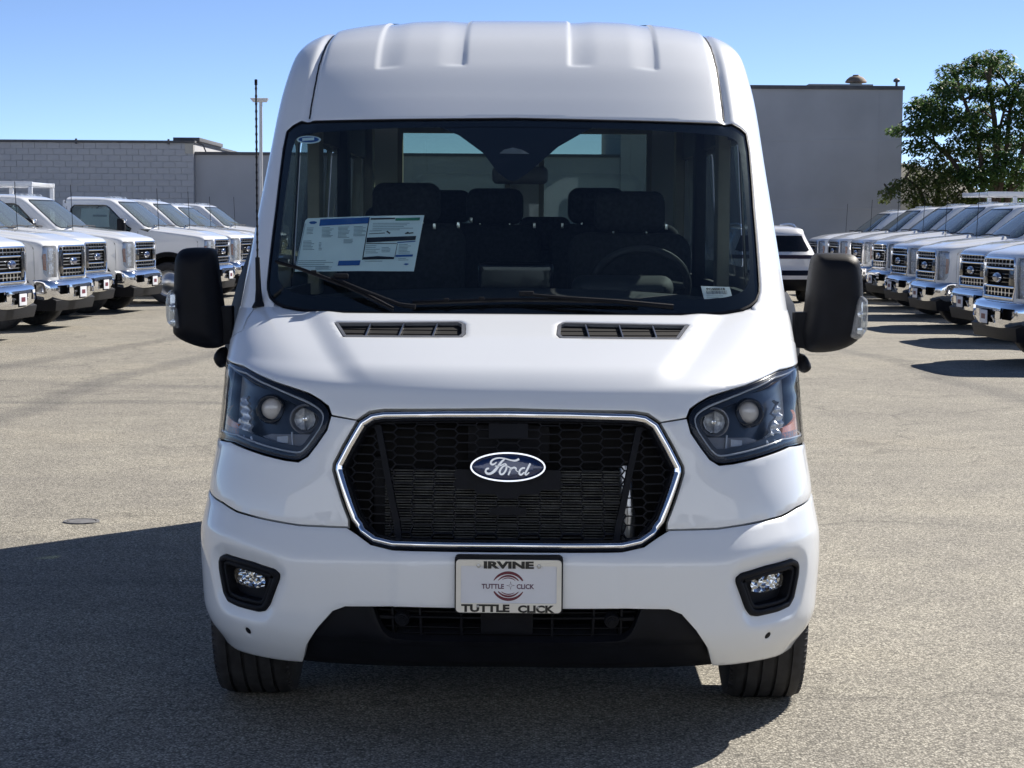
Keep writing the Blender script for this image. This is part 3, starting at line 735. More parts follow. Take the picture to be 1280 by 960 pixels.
# --- windscreen surround, roof, pillars
ws_px = [(637, 147.5), (500, 149), (400, 151), (377, 151.5), (366, 157), (358.5, 164), (354, 186), (349.5, 221), (345.5, 257), (341, 292), (337, 327), (334.5, 352), (334.5, 361), (338, 371), (344, 376.5), (354, 382), (382, 387), (430, 389.5), (488, 391), (637, 393)]
ws = absl(tr(ws_px, UP)); ws[0, 0] = 0; ws[-1, 0] = 0
ws_loop = mir(ws)
W2 = ccw(ws_loop * [LW, 1])
fi_px = [(637, 156), (500, 158), (395, 164), (376, 167), (366, 175), (357, 230), (349, 300), (346, 335), (348, 352), (358, 362), (382, 368), (440, 371), (637, 373)]
fi = absl(tr(fi_px, UP)); fi[0, 0] = 0; fi[-1, 0] = 0
panel_obj('windscreen_border', UP, [scale_loop(densify(W2, .02) / [LW, 1], .004), chaikin(mir(fi), 1)], M_GLOSSBLK, van, spacing=.03, off=-.006, thick=0)
panel_obj('windscreen', UP, [scale_loop(densify(W2, .02) / [LW, 1], .003)], M_SCREEN, van, spacing=.03, off=-.004, thick=0)
solid('windscreen_seal', sweep(*UP.at(densify(W2, .015)[:, 0] / LW, densify(W2, .015)[:, 1]), [(-.004, -.02), (-.004, -.001), (.003, .001), (.003, -.02)]), M_BLACKPL, van)
# roof front cap (between the drip channels) and pillars share the upper skin
vtop = UP.vmax
v25 = np.interp(2.75, UP.st[:, 0], UP.v)
roof_half = np.concatenate([np.array([(0, ws[0, 1] + .004)]), ws[1:4] + [0, .004], np.array([(ws[5, 0] + .004, ws[5, 1] + .006)])])
body_half = np.array([(0, ws[0, 1] + .004), (ws[1, 0], ws[1, 1] + .004), (ws[2, 0], ws[2, 1] + .004), (ws[3, 0], ws[3, 1] + .004), (ws[4, 0] + .003, ws[4, 1] + .003)] +
                     [(ws[i, 0] + .004, ws[i, 1]) for i in range(5, 13)] + [(ws[13, 0] + .006, ws[13, 1] - .004), (ws[14, 0] + .004, ws[14, 1] - .01), (ws[14, 0] + .004, .0)] +
                     [(1.0, 0.0), (1.0, v25), (0, v25)])
panel_obj('roof_and_pillars', UP, [mir(body_half)], M_WHITE, van, spacing=.0125, roll=.0025, thick=.015)
v26 = v25 + .002
panel_obj('rear_roof', UP, [np.array([(-1, v26), (1, v26), (1, vtop), (-1, vtop)])], M_WHITE, van, spacing=.06, thick=0)
for sg in (-1, 1):   # drip-channel seal lines
    vv = np.linspace(ws[3, 1] + .03, v25, 40); pr = UP.base(np.zeros(40), vv)
    S = []
    for q, w in enumerate(vv):
        ss = np.linspace(.5, 1, 200); xs = UP.base(ss, np.full(200, w)); k = np.argmin(np.abs(xs[:, 0] - np.interp(xs[:, 2], [1.95, 2.06, 2.3, 2.45], [.80, .808, .80, .785]))); S.append(sg * ss[k])
    P, n = UP.at(np.array(S), vv, .004); solid('drip_channel_seal', sweep(P, n, [(-.0022, -.008), (-.0022, .0), (.0022, .0), (.0022, -.008)], closed=False), M_BLACKPL, van)
    # seam across the pillar
    q = tr([(346, 190), (352.5, 186)], UP) if sg < 0 else tr([(944, 192), (936, 190)], UP)
    P, n = UP.at(q[:, 0], q[:, 1], .0008); solid('pillar_seam', sweep(P, n, [(-.001, -.004), (-.001, .0), (.001, .0), (.001, -.004)], closed=False), M_DARK, van)
MB().lathe([(.001, .018), (.008, .016), (.012, .008), (.014, -.03)], UP.at([.62], [v25 + .5])[0][0] + np.array([0, 0, .01]), (0, 0, 1), 12).build('roof_plug', M_BLACKPL, van, smooth=True)

# --- body sides with arches and windows
zz = np.linspace(.30, 1.36, 24); fy = np.interp(zz, LOW.st[:, 1], LOW.st[:, 0] + LOW.st[:, 3])
zu = np.linspace(1.36, 2.058, 14); fu = np.interp(zu, UP.st[:, 1], UP.st[:, 0] + UP.st[:, 3])
vr = np.linspace(UP.v[4], vtop, 40); Pr = UP.base(np.ones(40), vr)
outline = [(a + .002, b) for a, b in zip(fy, zz) if b > .85] 
front = [(1.12, .80)] + outline + [(a + .002, b) for a, b in zip(fu, zu)][1:] + [(p[1] + .002, p[2] - .001) for p in Pr[1:]]
AX1, AX2, WR = 0.91, 4.72, .36
rear = [(5.93, .42), (5.15, .38)] + [(AX2 + .43 * math.cos(a), .36 + .43 * math.sin(a)) for a in np.linspace(0, math.pi, 13)] + [(4.2, .36), (1.55, .36)] + [(AX1 + .44 * math.cos(a), .36 + .44 * math.sin(a)) for a in np.linspace(0, 1.2, 7)]
outl = np.array(front + rear)
wins = [rrect((1.95 + 2.62) / 2, 1.73, .335, .27, .06), rrect(3.35, 1.75, .58, .27, .06), rrect(4.75, 1.75, .62, .27, .06)]
for sg in (-1, 1):
    V, T, _ = cdt_fill([outl] + [np.array(w) for w in wins], .06)
    x = WZ(V[:, 1]) * sg; P = np.stack([x, V[:, 0], V[:, 1]], 1)
    me = mesh(P, [tuple(t) if sg > 0 else tuple(t[::-1]) for t in T], smooth=True); link('body_side', me, M_WHITE, van)
    for w in wins:
        V, T, _ = cdt_fill([np.array(w)], .08); P = np.stack([(WZ(V[:, 1]) - .004) * sg, V[:, 0], V[:, 1]], 1)
        link('side_window', mesh(P, T, smooth=True), M_TINT, van)
    # door seams, handle, rub strip
    for y0 in (1.62, 2.72): 
        zs = np.linspace(.42, 1.5 if y0 < 2 else 2.1, 20); P = np.stack([WZ(zs) * sg, np.full(20, y0), zs], 1); N = np.repeat([[sg, 0, 0]], 20, 0)
        solid('door_seam', sweep(P, N, [(-.002, -.004), (-.002, .0006), (.002, .0006), (.002, -.004)], closed=False), M_DARK, van)
    x1 = 1.032 * sg
    MB().hexa([(x1 - .012, 1.5, .56), (x1 + .012, 1.5, .56), (x1 + .012, 4.2, .56), (x1 - .012, 4.2, .56)], [(x1 - .012, 1.5, .70), (x1 + .008, 1.5, .70), (x1 + .008, 4.2, .70), (x1 - .012, 4.2, .70)]).build('rub_strip', M_BLACKPL, van, bevel=.004)
    MB().box(*sorted((1.0 * sg, 1.04 * sg)), 2.45, 2.65, 1.13, 1.17).build('door_handle', M_BLACKPL, van, bevel=.006)
# rear wall with two door windows, floor, inner lining
rw = [np.array([(-.115 - .60, 1.42), (-.115, 1.42), (-.115, 2.19), (-.115 - .60, 2.19)]), np.array([(.115, 1.42), (.715, 1.42), (.715, 2.19), (.115, 2.19)])]
ro = [(-.98, .40), (.98, .40)] + [(float(WZ(z)), z) for z in (.6, .9, 1.37, 1.7, 2.06, 2.3)] + [(.85, 2.46), (.6, 2.54), (-.6, 2.54), (-.85, 2.46)] + [(-float(WZ(z)), z) for z in (2.3, 2.06, 1.7, 1.37, .9, .6)]
V, T, _ = cdt_fill([np.array(ro)] + rw, .2)
link('rear_doors', mesh([(a, 5.92, b) for a, b in V], [t[::-1] for t in T]), M_WHITE, van)
for w in rw:
    (a, b), (c, d) = w[0], w[2]
    MB().box(a, c, 5.915, 5.919, b, d).build('rear_window', M_LIGHTGLASS, van)
    me = MB()
    for (x0, x1, z0_, z1_) in ((a - .03, a, b - .03, d + .03), (c, c + .03, b - .03, d + .03), (a, c, d, d + .03), (a, c, b - .03, b)): me.box(x0, x1, 5.86, 5.91, z0_, z1_)
    me.build('rear_window_trim', M_TAN, van)
MB().box(-.95, .95, 1.5, 5.9, .40, .46).build('floor_pan', M_TRIM, van)
MB().box(-.80, .80, .85, 5.85, .22, .40).build('chassis', M_DARK, van)
MB().box(-.50, .50, .42, 1.4, .30, .95).build('engine_bay', M_DARK, van)
for sg in (-1, 1):
    a, b = sorted((sg * .90, sg * .93))
    MB().box(a, b, 1.9, 5.85, .46, 1.40).build('door_lining', M_TRIM, van)
    MB().box(a, b, 2.45, 5.85, 2.03, 2.22).build('roof_rail_trim', M_TRIM, van)
    for y in (2.70, 4.02, 5.55):
        MB().box(*sorted((sg * .86, sg * .915)), y - .07, y + .10, 1.35, 2.22).build('pillar_trim', M_TAN if y < 3 or y > 5 else M_TRIM, van, bevel=.015)
    # slanted A-pillar lining
    q = [(334 + 14, 352), (352, 190), (372, 176), (380, 180), (372, 300), (366, 352)]
MB().box(-.84, .84, 2.35, 5.85, 2.30, 2.33).build('headliner', M_TRIM, van)
# --- cabin: dashboard, wheel, seats
dash = empty('dashboard', parent=van)
secs = []
for y, z, w in ((1.16, 1.30, .84), (1.30, 1.37, .87), (1.55, 1.40, .88), (1.78, 1.37, .88), (1.86, 1.26, .88), (1.86, .9, .86)):
    secs.append([(x * w, y - .0 * abs(x), z + .02 * math.cos(x * 1.4) - .03 * abs(x) ** 3) for x in np.linspace(-1, 1, 15)])
v_, f_ = loft(secs, closed=False); solid('dash_top', (v_, f_), M_TRIM, dash)
solid('binnacle', pillow(rrect(.42, 1.415, .20, .05, .045), (0, 1.78, 0), (1, 0, 0), (0, 0, 1), (0, -1, 0), .18, .06, .05), M_TRIM, dash)
solid('centre_screen', pillow(rrect(0, 1.44, .15, .075, .02), (0, 1.80, 0), (1, 0, 0), (0, 0, 1), (0, -1, 0), .02, .02, .02), M_GLOSSBLK, dash)
sw = empty('steering_wheel', parent=van)
cw_ = np.array([.50, 1.98, 1.42]); ax_ = Vector((0, .80, .60)).normalized(); ux_ = Vector((1, 0, 0)); uz_ = ax_.cross(ux_) * -1
if uz_.z < 0: uz_ = -uz_
circ_ = [Vector(cw_) + ux_ * (.19 * math.cos(a)) + uz_ * (.185 * math.sin(a)) for a in np.linspace(0, 2 * math.pi, 40)]
MB().tube(circ_, .016, 10, caps=False).build('rim', M_TRIM, sw, smooth=True)
MB().tube([Vector(cw_) - ux_ * .18, Vector(cw_), Vector(cw_) + ux_ * .18], [.012, .045, .012], 10).build('spoke', M_TRIM, sw, smooth=True)
MB().tube([Vector(cw_) - uz_ * .18, Vector(cw_)], [.012, .03], 8).build('spoke', M_SATIN, sw, smooth=True)
def seat(x, y, top, w, parent=van, head=.0):
    e = empty('seat', parent=van)
    hw = w / 2
    bo = rrect(x, (top + .62) / 2, hw, (top - .62) / 2, .07, 5) if head == 0 else rrect(x, (top - .17 + .62) / 2, hw, (top - .17 - .62) / 2, .08, 5)
    solid('backrest', pillow(bo, (0, y, 0), (1, 0, 0), (0, 0, 1), (0, -1, 0), .05, .07, .09, .04), M_SEAT, e)
    solid('cushion', pillow(rrect(x, y - .26, hw, .25, .06, 4), (0, 0, .72), (1, 0, 0), (0, 1, 0), (0, 0, 1), .06, .08, .2, .06), M_SEAT, e)
    if head:
        solid('headrest', pillow(rrect(x, top - .085, head, .085, .05, 5), (0, y + .01, 0), (1, 0, 0), (0, 0, 1), (0, -1, 0), .05, .06, .07, .03), M_SEAT, e)
        for s in (-1, 1): MB().tube([(x + s * .07, y, top - .24), (x + s * .07, y, top - .1)], .006, 8).build('headrest_post', M_CHROME, e, smooth=True)
    return e
seat(-.475, 2.46, 1.835, .50, head=.145); seat(.475, 2.46, 1.80, .52, head=.15)
for (x, y, t) in ((-.60, 3.45, 1.74), (-.12, 3.45, 1.83), (.36, 3.45, 1.835), (-.40, 4.4, 1.835), (.12, 4.4, 1.70), (.60, 4.4, 1.835)): seat(x, y, t, .44, head=.135)
# seat-belt anchors glinting on the seats
for (px, py, y) in ((543, 283, 2.36), (573, 281.5, 2.36), (589, 275, 3.3), (668, 282, 3.35), (703, 282, 3.35), (833, 283.5, 2.37)):
    p = van_at(px, py, y); MB().box(p[0] - .006, p[0] + .006, y - .012, y + .004, p[2] - .012, p[2] + .012).build('belt_buckle', M_SATIN, van, bevel=.002)
# --- camera housing and inner mirror behind the glass
ch_px = [(548, 156), (574, 167), (604, 189), (621, 212), (634, 222), (641, 224), (648, 222), (662, 212), (698, 181), (735, 160), (742, 157)]
chs = tr(ch_px, UP); panel_obj('sensor_mask', UP, [np.concatenate([chs, tr([(742, 152), (548, 152)], UP)])], M_GLOSSBLK, van, spacing=.03, off=-.009, thick=0)
c_ = van_at(641, 196, 1.62); MB().hexa([(c_[0] - .11, 1.58, 1.92), (c_[0] + .11, 1.58, 1.92), (c_[0] + .11, 1.75, 1.96), (c_[0] - .11, 1.75, 1.96)], [(c_[0] - .16, 1.70, 2.04), (c_[0] + .16, 1.70, 2.04), (c_[0] + .16, 1.9, 2.06), (c_[0] - .16, 1.9, 2.06)]).build('camera_housing', M_TRIM, van, bevel=.01)
em = tr([(624, 190), (630, 185), (641, 182.5), (652, 185), (662, 190.5)], UP); panel_obj('camera_window', UP, [em], M_LGREY, van, spacing=.02, off=-.0075, thick=0)
m_ = van_at(650, 219, 1.66); im = empty('inside_mirror', parent=van)
solid('mirror_shell', pillow(rrect(m_[0], m_[2], .108, .034, .022), (0, 1.66, 0), (1, 0, 0), (0, 0, 1), (0, -1, 0), .03, .03, .015, .015), M_TRIM, im)
MB().tube([(c_[0], 1.60, 1.93), (m_[0], 1.66, m_[2])], .012, 8).build('mirror_stalk', M_TRIM, im, smooth=True)
# --- paper window sticker with its print
def on_glass(name, pts, mat, parent, off, sp=.03): return panel_obj(name, UP, [tr(pts, UP)], mat, parent, spacing=sp, off=off, thick=0)
zs_ = lambda x, y: (350 + x / 6.737, 250 + y / 6.737)
st = empty('window_sticker', parent=van)
on_glass('sheet', [zs_(200, 148), zs_(222, 128), zs_(740, 108), zs_(1213, 100), zs_(1125, 575), zs_(700, 572), zs_(110, 578)], M_PAPER, st, -.016)
def pr(name, q, mat, off=-.0145): return on_glass(name, [zs_(*p) for p in q], mat, st, off)
pr('blue_heading', [(330, 138), (746, 120), (742, 172), (322, 194)], M_PRINTBLUE)
pr('green_heading', [(970, 128), (1178, 122), (1174, 147), (968, 150)], M_PRINTGREEN)
pr('dark_heading', [(760, 128), (968, 124), (966, 136), (758, 142)], M_INK)
pr('dark_band', [(728, 292), (1145, 278), (1138, 312), (722, 334)], M_INK)
pr('dark_rule', [(722, 338), (980, 340), (980, 345), (721, 344)], M_INK)
pr('dark_rule', [(690, 458), (820, 448), (960, 456), (955, 474), (688, 478)], M_INK)
pr('dark_rule', [(745, 258), (880, 250), (880, 256), (744, 263)], M_INK)
pr('blue_panel', [(488, 488), (674, 484), (664, 526), (478, 530)], M_PRINTBLUE)
pr('blue_rule', [(972, 438), (1118, 434), (1114, 452), (968, 456)], M_PRINTBLUE)
pr('blue_rule', [(986, 330), (1140, 318), (1138, 326), (985, 338)], M_PRINTBLUE)
pr('frame_line', [(745, 120), (752, 120), (694, 480), (686, 480)], M_INK)
pr('frame_line', [(984, 340), (988, 340), (966, 455), (961, 455)], M_INK)
pr('frame_line', [(200, 175), (205, 175), (125, 560), (120, 560)], M_PRINTGREY)
pr('oval_mark', [(232, 165), (250, 156), (280, 154), (302, 160), (300, 170), (280, 178), (250, 178)], M_PRINTBLUE)
pr('oval_mark', [(1036, 516), (1058, 508), (1080, 513), (1080, 519), (1058, 525)], M_PRINTBLUE)
pr('plug_icon', [(890, 240), (905, 234), (915, 246), (930, 250), (920, 262), (905, 252)], M_INK); pr('plug_icon', [(1048, 256), (1075, 242), (1085, 250), (1120, 246), (1122, 256), (1050, 262)], M_INK)
rs = random.Random(5)
for (x0, y0, x1, n, dy) in ((210, 210, 285, 5, 12), (340, 208, 440, 8, 11), (478, 202, 580, 9, 11), (610, 198, 715, 8, 11), (185, 320, 290, 7, 12), (320, 335, 350, 6, 12), (530, 305, 610, 4, 10), (150, 486, 450, 4, 16), (300, 540, 460, 3, 9),
                            (770, 170, 1120, 5, 14), (745, 235, 850, 1, 9), (720, 360, 840, 5, 15), (855, 375, 930, 4, 12), (1000, 350, 1110, 7, 12), (720, 490, 900, 1, 10), (1000, 468, 1090, 2, 12)):
    for k in range(n):
        y = y0 + k * dy; sl = (y - 330) * -.17; e_ = x1 - rs.random() * (x1 - x0) * .35
        pr('print_line', [(x0 + sl * .3, y), (e_ + sl * .3, y - 2), (e_ + sl * .3 - 1, y + 2.5), (x0 + sl * .3 - 1, y + 4)], M_PRINTGREY)
vs = empty('barcode_sticker', parent=van)
zt = lambda x, y: (860 + x / 12.8, 345 + y / 12.8)
on_glass('sheet', [zt(215, 130), zt(680, 145), zt(745, 385), zt(275, 372)], M_PLATEW, vs, -.010)
for k in range(30):
    x = 298 + k * 11.3; w = rs.choice((3, 4, 6)); on_glass('bar', [zt(x, 206), zt(x + w, 206), zt(x + w + 13, 265), zt(x + 13, 265)], M_INK, vs, -.0085)
q0 = UP.solve([zt(452, 186)], project_van)[0]; P0, n0 = UP.at([q0[0]], [q0[1]], -.008); P1, _ = UP.at([q0[0] + .02], [q0[1]], -.008); P2_, _ = UP.at([q0[0]], [q0[1] + .02], -.008)
ex = (P1 - P0)[0]; ex /= np.linalg.norm(ex); ez = (P2_ - P0)[0]; ez -= ex * (ez @ ex); ez /= np.linalg.norm(ez); en = np.cross(ex, ez)
def place2d(me, o, ex, ez, en):
    me.transform(Matrix(((ex[0], ez[0], en[0], o[0]), (ex[1], ez[1], en[1], o[1]), (ex[2], ez[2], en[2], o[2]), (0, 0, 0, 1)))); return me
link('number_text', place2d(text_mesh('FC400018', .0135, .0005, .0002, 1.25), P0[0], ex, ez, en), M_INK, vs)
for (y, a, b) in ((288, 305, 570), (318, 305, 500), (330, 510, 660)): on_glass('print_line', [zt(a, y), zt(b, y), zt(b + 3, y + 10), zt(a + 3, y + 10)], M_PRINTGREY, vs, -.0085)
ov_ = empty('oval_sticker', parent=van)
on_glass('sheet', [(385 + 15.5 * math.cos(a), 172.5 + 5 * math.sin(a)) for a in np.linspace(0, 2 * math.pi, 20, endpoint=False)], M_PAPER, ov_, -.0085)
on_glass('print', [(385 + 13 * math.cos(a), 172.5 + 3.6 * math.sin(a)) for a in np.linspace(0, 2 * math.pi, 20, endpoint=False)], M_PRINTBLUE, ov_, -.0075)
on_glass('print_text', [(377, 171), (392, 170), (392, 173.5), (377, 174.5)], M_PAPER, ov_, -.0065)
# --- wipers
def on_up(pts, off):
    q = tr(pts, UP); P, n = UP.at(q[:, 0], q[:, 1], off); return P
for nm, pts, joints in (('left', [(347, 330), (372, 337), (400, 347.5), (430, 359), (455, 370), (475, 380), (492, 389)], [(394, 345), (418, 353)]),
                        ('right', [(516, 381.5), (560, 380), (600, 378.5), (640, 377.5), (700, 378), (760, 379.5), (798, 380.5)], [(558, 380), (602, 378.5)])):
    w = empty('wiper', parent=van)
    MB().tube(on_up(pts, .016), [.0045] * len(pts), 6).build('blade', M_BLACKPL, w, smooth=True)
    P = on_up(pts, .006); MB().tube(P, [.0035] * len(pts), 5).build('rubber', M_RUBBER, w)
    for j in joints: p = on_up([j], .022)[0]; MB().box(p[0] - .010, p[0] + .010, p[1] - .006, p[1] + .006, p[2] - .006, p[2] + .006).build('clip', M_BLACKPL, w, bevel=.003)
    if nm == 'left': MB().tube(on_up([(418, 354), (450, 368), (500, 388), (520, 391)], .030), [.005, .006, .008, .010], 8).build('arm', M_BLACKPL, w, smooth=True); p = on_up([(428, 352)], .028)[0]
    else: MB().tube(on_up([(655, 375), (700, 379), (770, 384), (840, 391)], .030), [.005, .006, .008, .010], 8).build('arm', M_BLACKPL, w, smooth=True); p = on_up([(658, 374)], .028)[0]
    MB().box(p[0] - .026, p[0] + .026, p[1] - .008, p[1] + .008, p[2] - .009, p[2] + .009).build('holder', M_BLACKPL, w, bevel=.005)
cow = absl(tr([(637, 386), (488, 384), (382, 381), (350, 376), (350, 396), (637, 398)], UP)); cow[0, 0] = 0; cow[-1, 0] = 0
MB().hexa([(-.88, .86, 1.25), (.88, .86, 1.25), (.86, 1.5, 1.25), (-.86, 1.5, 1.25)], [(-.86, .90, 1.335), (.86, .90, 1.335), (.86, 1.3, 1.34), (-.86, 1.3, 1.34)]).build('cowl', M_DARK, van)
# --- antenna
_q = tr([(323.5, 383)]); ab = LOW.at(_q[:, 0], _q[:, 1], -.004)[0][0]; at = van_at(320.0, 106, ab[1] + .20); am_ = van_at(321.8, 322, ab[1] + .03)
an = empty('roof_aerial', parent=van); an.name = 'aerial'
dirv = Vector(at - ab)
MB().tube([ab, ab + .02 * (am_ - ab), ab + .12 * (am_ - ab), ab + .35 * (am_ - ab), am_], [.026, .026, .015, .0105, .008], 12).build('base', M_BLACKPL, an, smooth=True)
N_ = 90; pts = []
for k in range(N_ + 1):
    f = k / N_; p = np.array(am_) + (np.array(at) - np.array(am_)) * f; pts.append(p)
MB().tube(pts, [.0034 + .0014 * (k % 4 == 0) for k in range(N_ + 1)], 6).build('whip', M_BLACKPL, an, smooth=True)
MB().tube([at, at + (at - am_) * .03], .0055, 8).build('tip', M_BLACKPL, an, smooth=True)
# --- door mirrors
MY = 1.46
def mp(px, py, y=MY): p = van_at(px, py, y); return (p[0], p[2])
shell_px = {-1: [(218, 330), (220, 320), (226, 312), (236, 309.5), (255, 309.5), (267, 311), (270, 322), (275, 360), (279, 390), (281, 406), (281, 428), (277, 434), (262, 436), (246, 433), (228, 426), (218, 419), (216, 413), (217, 380)],
            1: [(1014, 330), (1017, 320), (1022, 316.5), (1040, 316), (1062, 317), (1071, 321), (1076, 330), (1079, 360), (1079, 400), (1077, 417), (1074, 424), (1062, 433), (1045, 439), (1025, 441), (1010, 440), (1004, 433), (1002, 412), (1007, 390), (1010, 360)]}
lampm_px = {-1: [(206.5, 372), (212, 362), (217, 366), (221, 380), (225.5, 408), (224, 412), (212, 407), (207, 400)], 1: [(1085.5, 378), (1084, 374), (1077, 369), (1072, 374), (1068, 390), (1061, 418), (1064, 423), (1075, 425), (1081, 417), (1085, 412)]}
for sg in (-1, 1):
    e = empty('door_mirror', parent=van)
    O = np.array([mp(*p) for p in shell_px[sg]])
    bow = lambda V: -.02 * ((V[:, 0] - O[:, 0].mean()) / .1) ** 2
    solid('shell', pillow(chaikin(O, 1), (0, MY, 0), (1, 0, 0), (0, 0, 1), (0, -1, 0), .085, .075, .06, .014), M_BLACKPL, e, sharp=55)
    Lq = chaikin(np.array([mp(*p, MY - .07) for p in lampm_px[sg]]), 1)
    solid('indicator_lens', pillow(Lq, (0, MY - .062, 0), (1, 0, 0), (0, 0, 1), (0, -1, 0), .03, .02, .06, .008), M_CLEAR, e)
    cL = Lq.mean(0)
    MB().lathe([(.001, .012), (.011, .008), (.013, -.01)], (cL[0], MY - .068, cL[1] + .015), (0, -1, 0), 12).build('indicator_bulb', M_REFL, e, smooth=True)
    MB().box(cL[0] - .010, cL[0] + .010, MY - .066, MY - .04, cL[1] - .060, cL[1] - .035).build('indicator_reflector', M_REFL, e, bevel=.004)
    MB().box(cL[0] - .014, cL[0] + .014, MY - .045, MY - .02, cL[1] - .062, cL[1] + .062).build('lamp_back', M_REFL, e, bevel=.004)
    g = scale = O * .86 + O.mean(0) * .14
    MB().add(*loft([[(p[0], MY + .058, p[1]) for p in g], [(p[0], MY + .064, p[1]) for p in g]])).build('mirror_glass', M_REFL, e)
    # arm
    if sg < 0: a0 = [mp(*q) for q in ((264, 383), (291, 382), (291, 430), (264, 430))]
    else: a0 = [mp(*q) for q in ((992, 390), (1018, 390), (1018, 437), (992, 434))]
    MB().add(*loft([[(p[0], MY - .02, p[1]) for p in a0], [(p[0], MY + .05, p[1]) for p in a0]])).build('arm', M_BLACKPL, e, bevel=.008)
    # dark sail panel of the door that carries the arm
    if sg < 0: sp_ = [(316, 302), (311, 318), (300, 346), (288, 390), (281, 440), (280, 456), (285, 461), (289, 440), (296, 400), (306, 350)]
    else: sp_ = [(983, 365), (992, 380), (998, 410), (999, 440), (996, 462), (991, 466), (985, 440), (980, 400)]
    q = np.array([mp(*p, 1.62) for p in sp_]); 
    if sg < 0: q[:, 0] += 0
    q2 = q.copy(); q2[:, 0] -= sg * .05
    MB().add(*loft([[(p[0], 1.50, p[1]) for p in q2], [(p[0], 1.60, p[1]) for p in q], [(p[0], 1.9, p[1]) for p in q]])).build('mirror_sail', M_BLACKPL, van, smooth=True)
    cp = [(266, 446), (273, 435), (282, 434), (284, 455), (276, 461), (269, 455)] if sg < 0 else [(1015, 458), (1008, 444), (1000, 442), (998, 462), (1004, 467), (1012, 464)]
    cq = chaikin(np.array([mp(*p, 1.50) for p in cp]), 1)
    solid('side_camera_pod', pillow(cq, (0, 1.50, 0), (1, 0, 0), (0, 0, 1), (0, -1, 0), .04, .03, .06, .012), M_BLACKPL, e)
# --- number plate
pe = empty('number_plate', (0, -.022, 0), parent=van)
pc = van_at(636, 731.5, -.012); pw, ph = 134 * 6.39 / FPX, 73 * 6.39 / FPX
PX = 6.39 / FPX / 6.4         # metres per zoomed pixel
def pp(x, y): return ((x - 615) * PX + pc[0], pc[2] - (y - 336) * PX)
fo = [pp(*q) for q in [(615 + a, 336 + b) for a, b in rrect(0, 0, 425, 215, 30)]]
fi_ = [pp(*q) for q in [(615 + a, 322 + b) for a, b in rrect(0, 0, 386, 152, 8, 2)]]
MB().add(*loft([[(p[0] * 1.0, -.004, p[1]) for p in [pp(*q) for q in [(615 + a, 326 + b) for a, b in rrect(0, 0, 437, 238, 34)]]], [(p[0], .03, p[1]) for p in [pp(*q) for q in [(615 + a, 326 + b) for a, b in rrect(0, 0, 437, 238, 34)]]]])).build('plate_holder', M_BLACKPL, pe, bevel=.002)
V, T, _ = cdt_fill([np.array(fo), np.array(fi_)], .02)
vv = [(a, -.0125, b) for a, b in V]; n0_ = len(vv); vv += [(a, -.004, b) for a, b in V]; ff = [tuple(t) for t in T]
for a, b in boundary_loops(T): ff.append((b, a, a + n0_, b + n0_))
solid('plate_frame', (vv, ff), M_FRAME, pe, sharp=40)
a, b = pp(220, 165); c, d = pp(1010, 480); MB().box(a, c, -.0085, -.0045, d, b).build('dealer_insert', M_PLATEW, pe)
EX, EZ, EN = np.array([1., 0, 0]), np.array([0, 0, 1.]), np.array([0, -1., 0])
def ptext(nm, s, x, y, h, w, mat, yoff, bold):
    me = text_mesh(s, h * PX / .70, bold * PX, .0004); xs = [v.co.x for v in me.vertices]; ys = [v.co.y for v in me.vertices]
    me.transform(Matrix.Translation((-(max(xs) + min(xs)) / 2, -(max(ys) + min(ys)) / 2, 0))); me.transform(Matrix.Diagonal((w * PX / (max(xs) - min(xs)), h * PX / (max(ys) - min(ys)), 1, 1)))
    o = pp(x, y); return link(nm, place2d(me, (o[0], yoff, o[1]), EX, EZ, EN), mat, pe)
ptext('frame_lettering', 'IRVINE', 615, 162, 60, 404, M_INK, -.0132, 4.5); ptext('frame_lettering', 'TUTTLE', 428, 515, 64, 390, M_INK, -.0132, 4.5); ptext('frame_lettering', 'CLICK', 838, 519, 62, 296, M_INK, -.0132, 4.5)
ptext('insert_lettering', 'TUTTLE', 487, 338, 40, 180, M_PURPLE, -.0092, 1.5); ptext('insert_lettering', 'CLICK', 750, 338, 40, 142, M_PURPLE, -.0092, 1.5)
def ribbon(nm, poly, mat, y=-.0092):
    q = np.array([pp(*p) for p in poly]); V, T, _ = cdt_fill([q], .004); link(nm, mesh([(a, y, b) for a, b in V], T), mat, pe)
def arcband(ro, th, a0, a1, rot):
    t = np.linspace(0, 1, 28); w = th * np.sin(np.pi * np.clip(t * .9 + .08, 0, 1)) ** .6
    an = a0 + (a1 - a0) * t + rot
    o = [(612 + ro * math.cos(q), 335 - ro * .93 * math.sin(q)) for q in an]
    return o + [(612 + (ro - k) * math.cos(q), 335 - (ro - k) * .93 * math.sin(q)) for q, k in zip(an[::-1], w[::-1])]
for rot in (0, math.pi):
    ribbon('crescent_mark', arcband(130, 26, R(22), R(158), rot), M_MAROON)
    ribbon('crescent_mark', arcband(98, 17, R(30), R(150), rot), M_MAROON)
    ribbon('crescent_mark', arcband(76, 9, R(42), R(132), rot), M_MAROON)
def star(cx, cy, r): return [(cx + (r if k % 2 == 0 else r * .25) * math.cos(math.pi * k / 4), cy + (r if k % 2 == 0 else r * .25) * math.sin(math.pi * k / 4)) for k in range(8)]
ribbon('star_mark', star(630, 330, 36), M_PURPLE); ribbon('star_mark', star(630, 330, 25), M_PLATEW, -.0096)
for (x, y) in ((372, 170), (858, 172), (368, 500), (855, 507)):
    o = pp(x, y); r = 16 if y < 300 else 9
    MB().lathe([(.0001, .003), (r * PX, .002), (r * PX * 1.1, 0)], (o[0], -.0125, o[1]), (0, -1, 0), 12).build('screw', M_STEEL, pe, smooth=True)

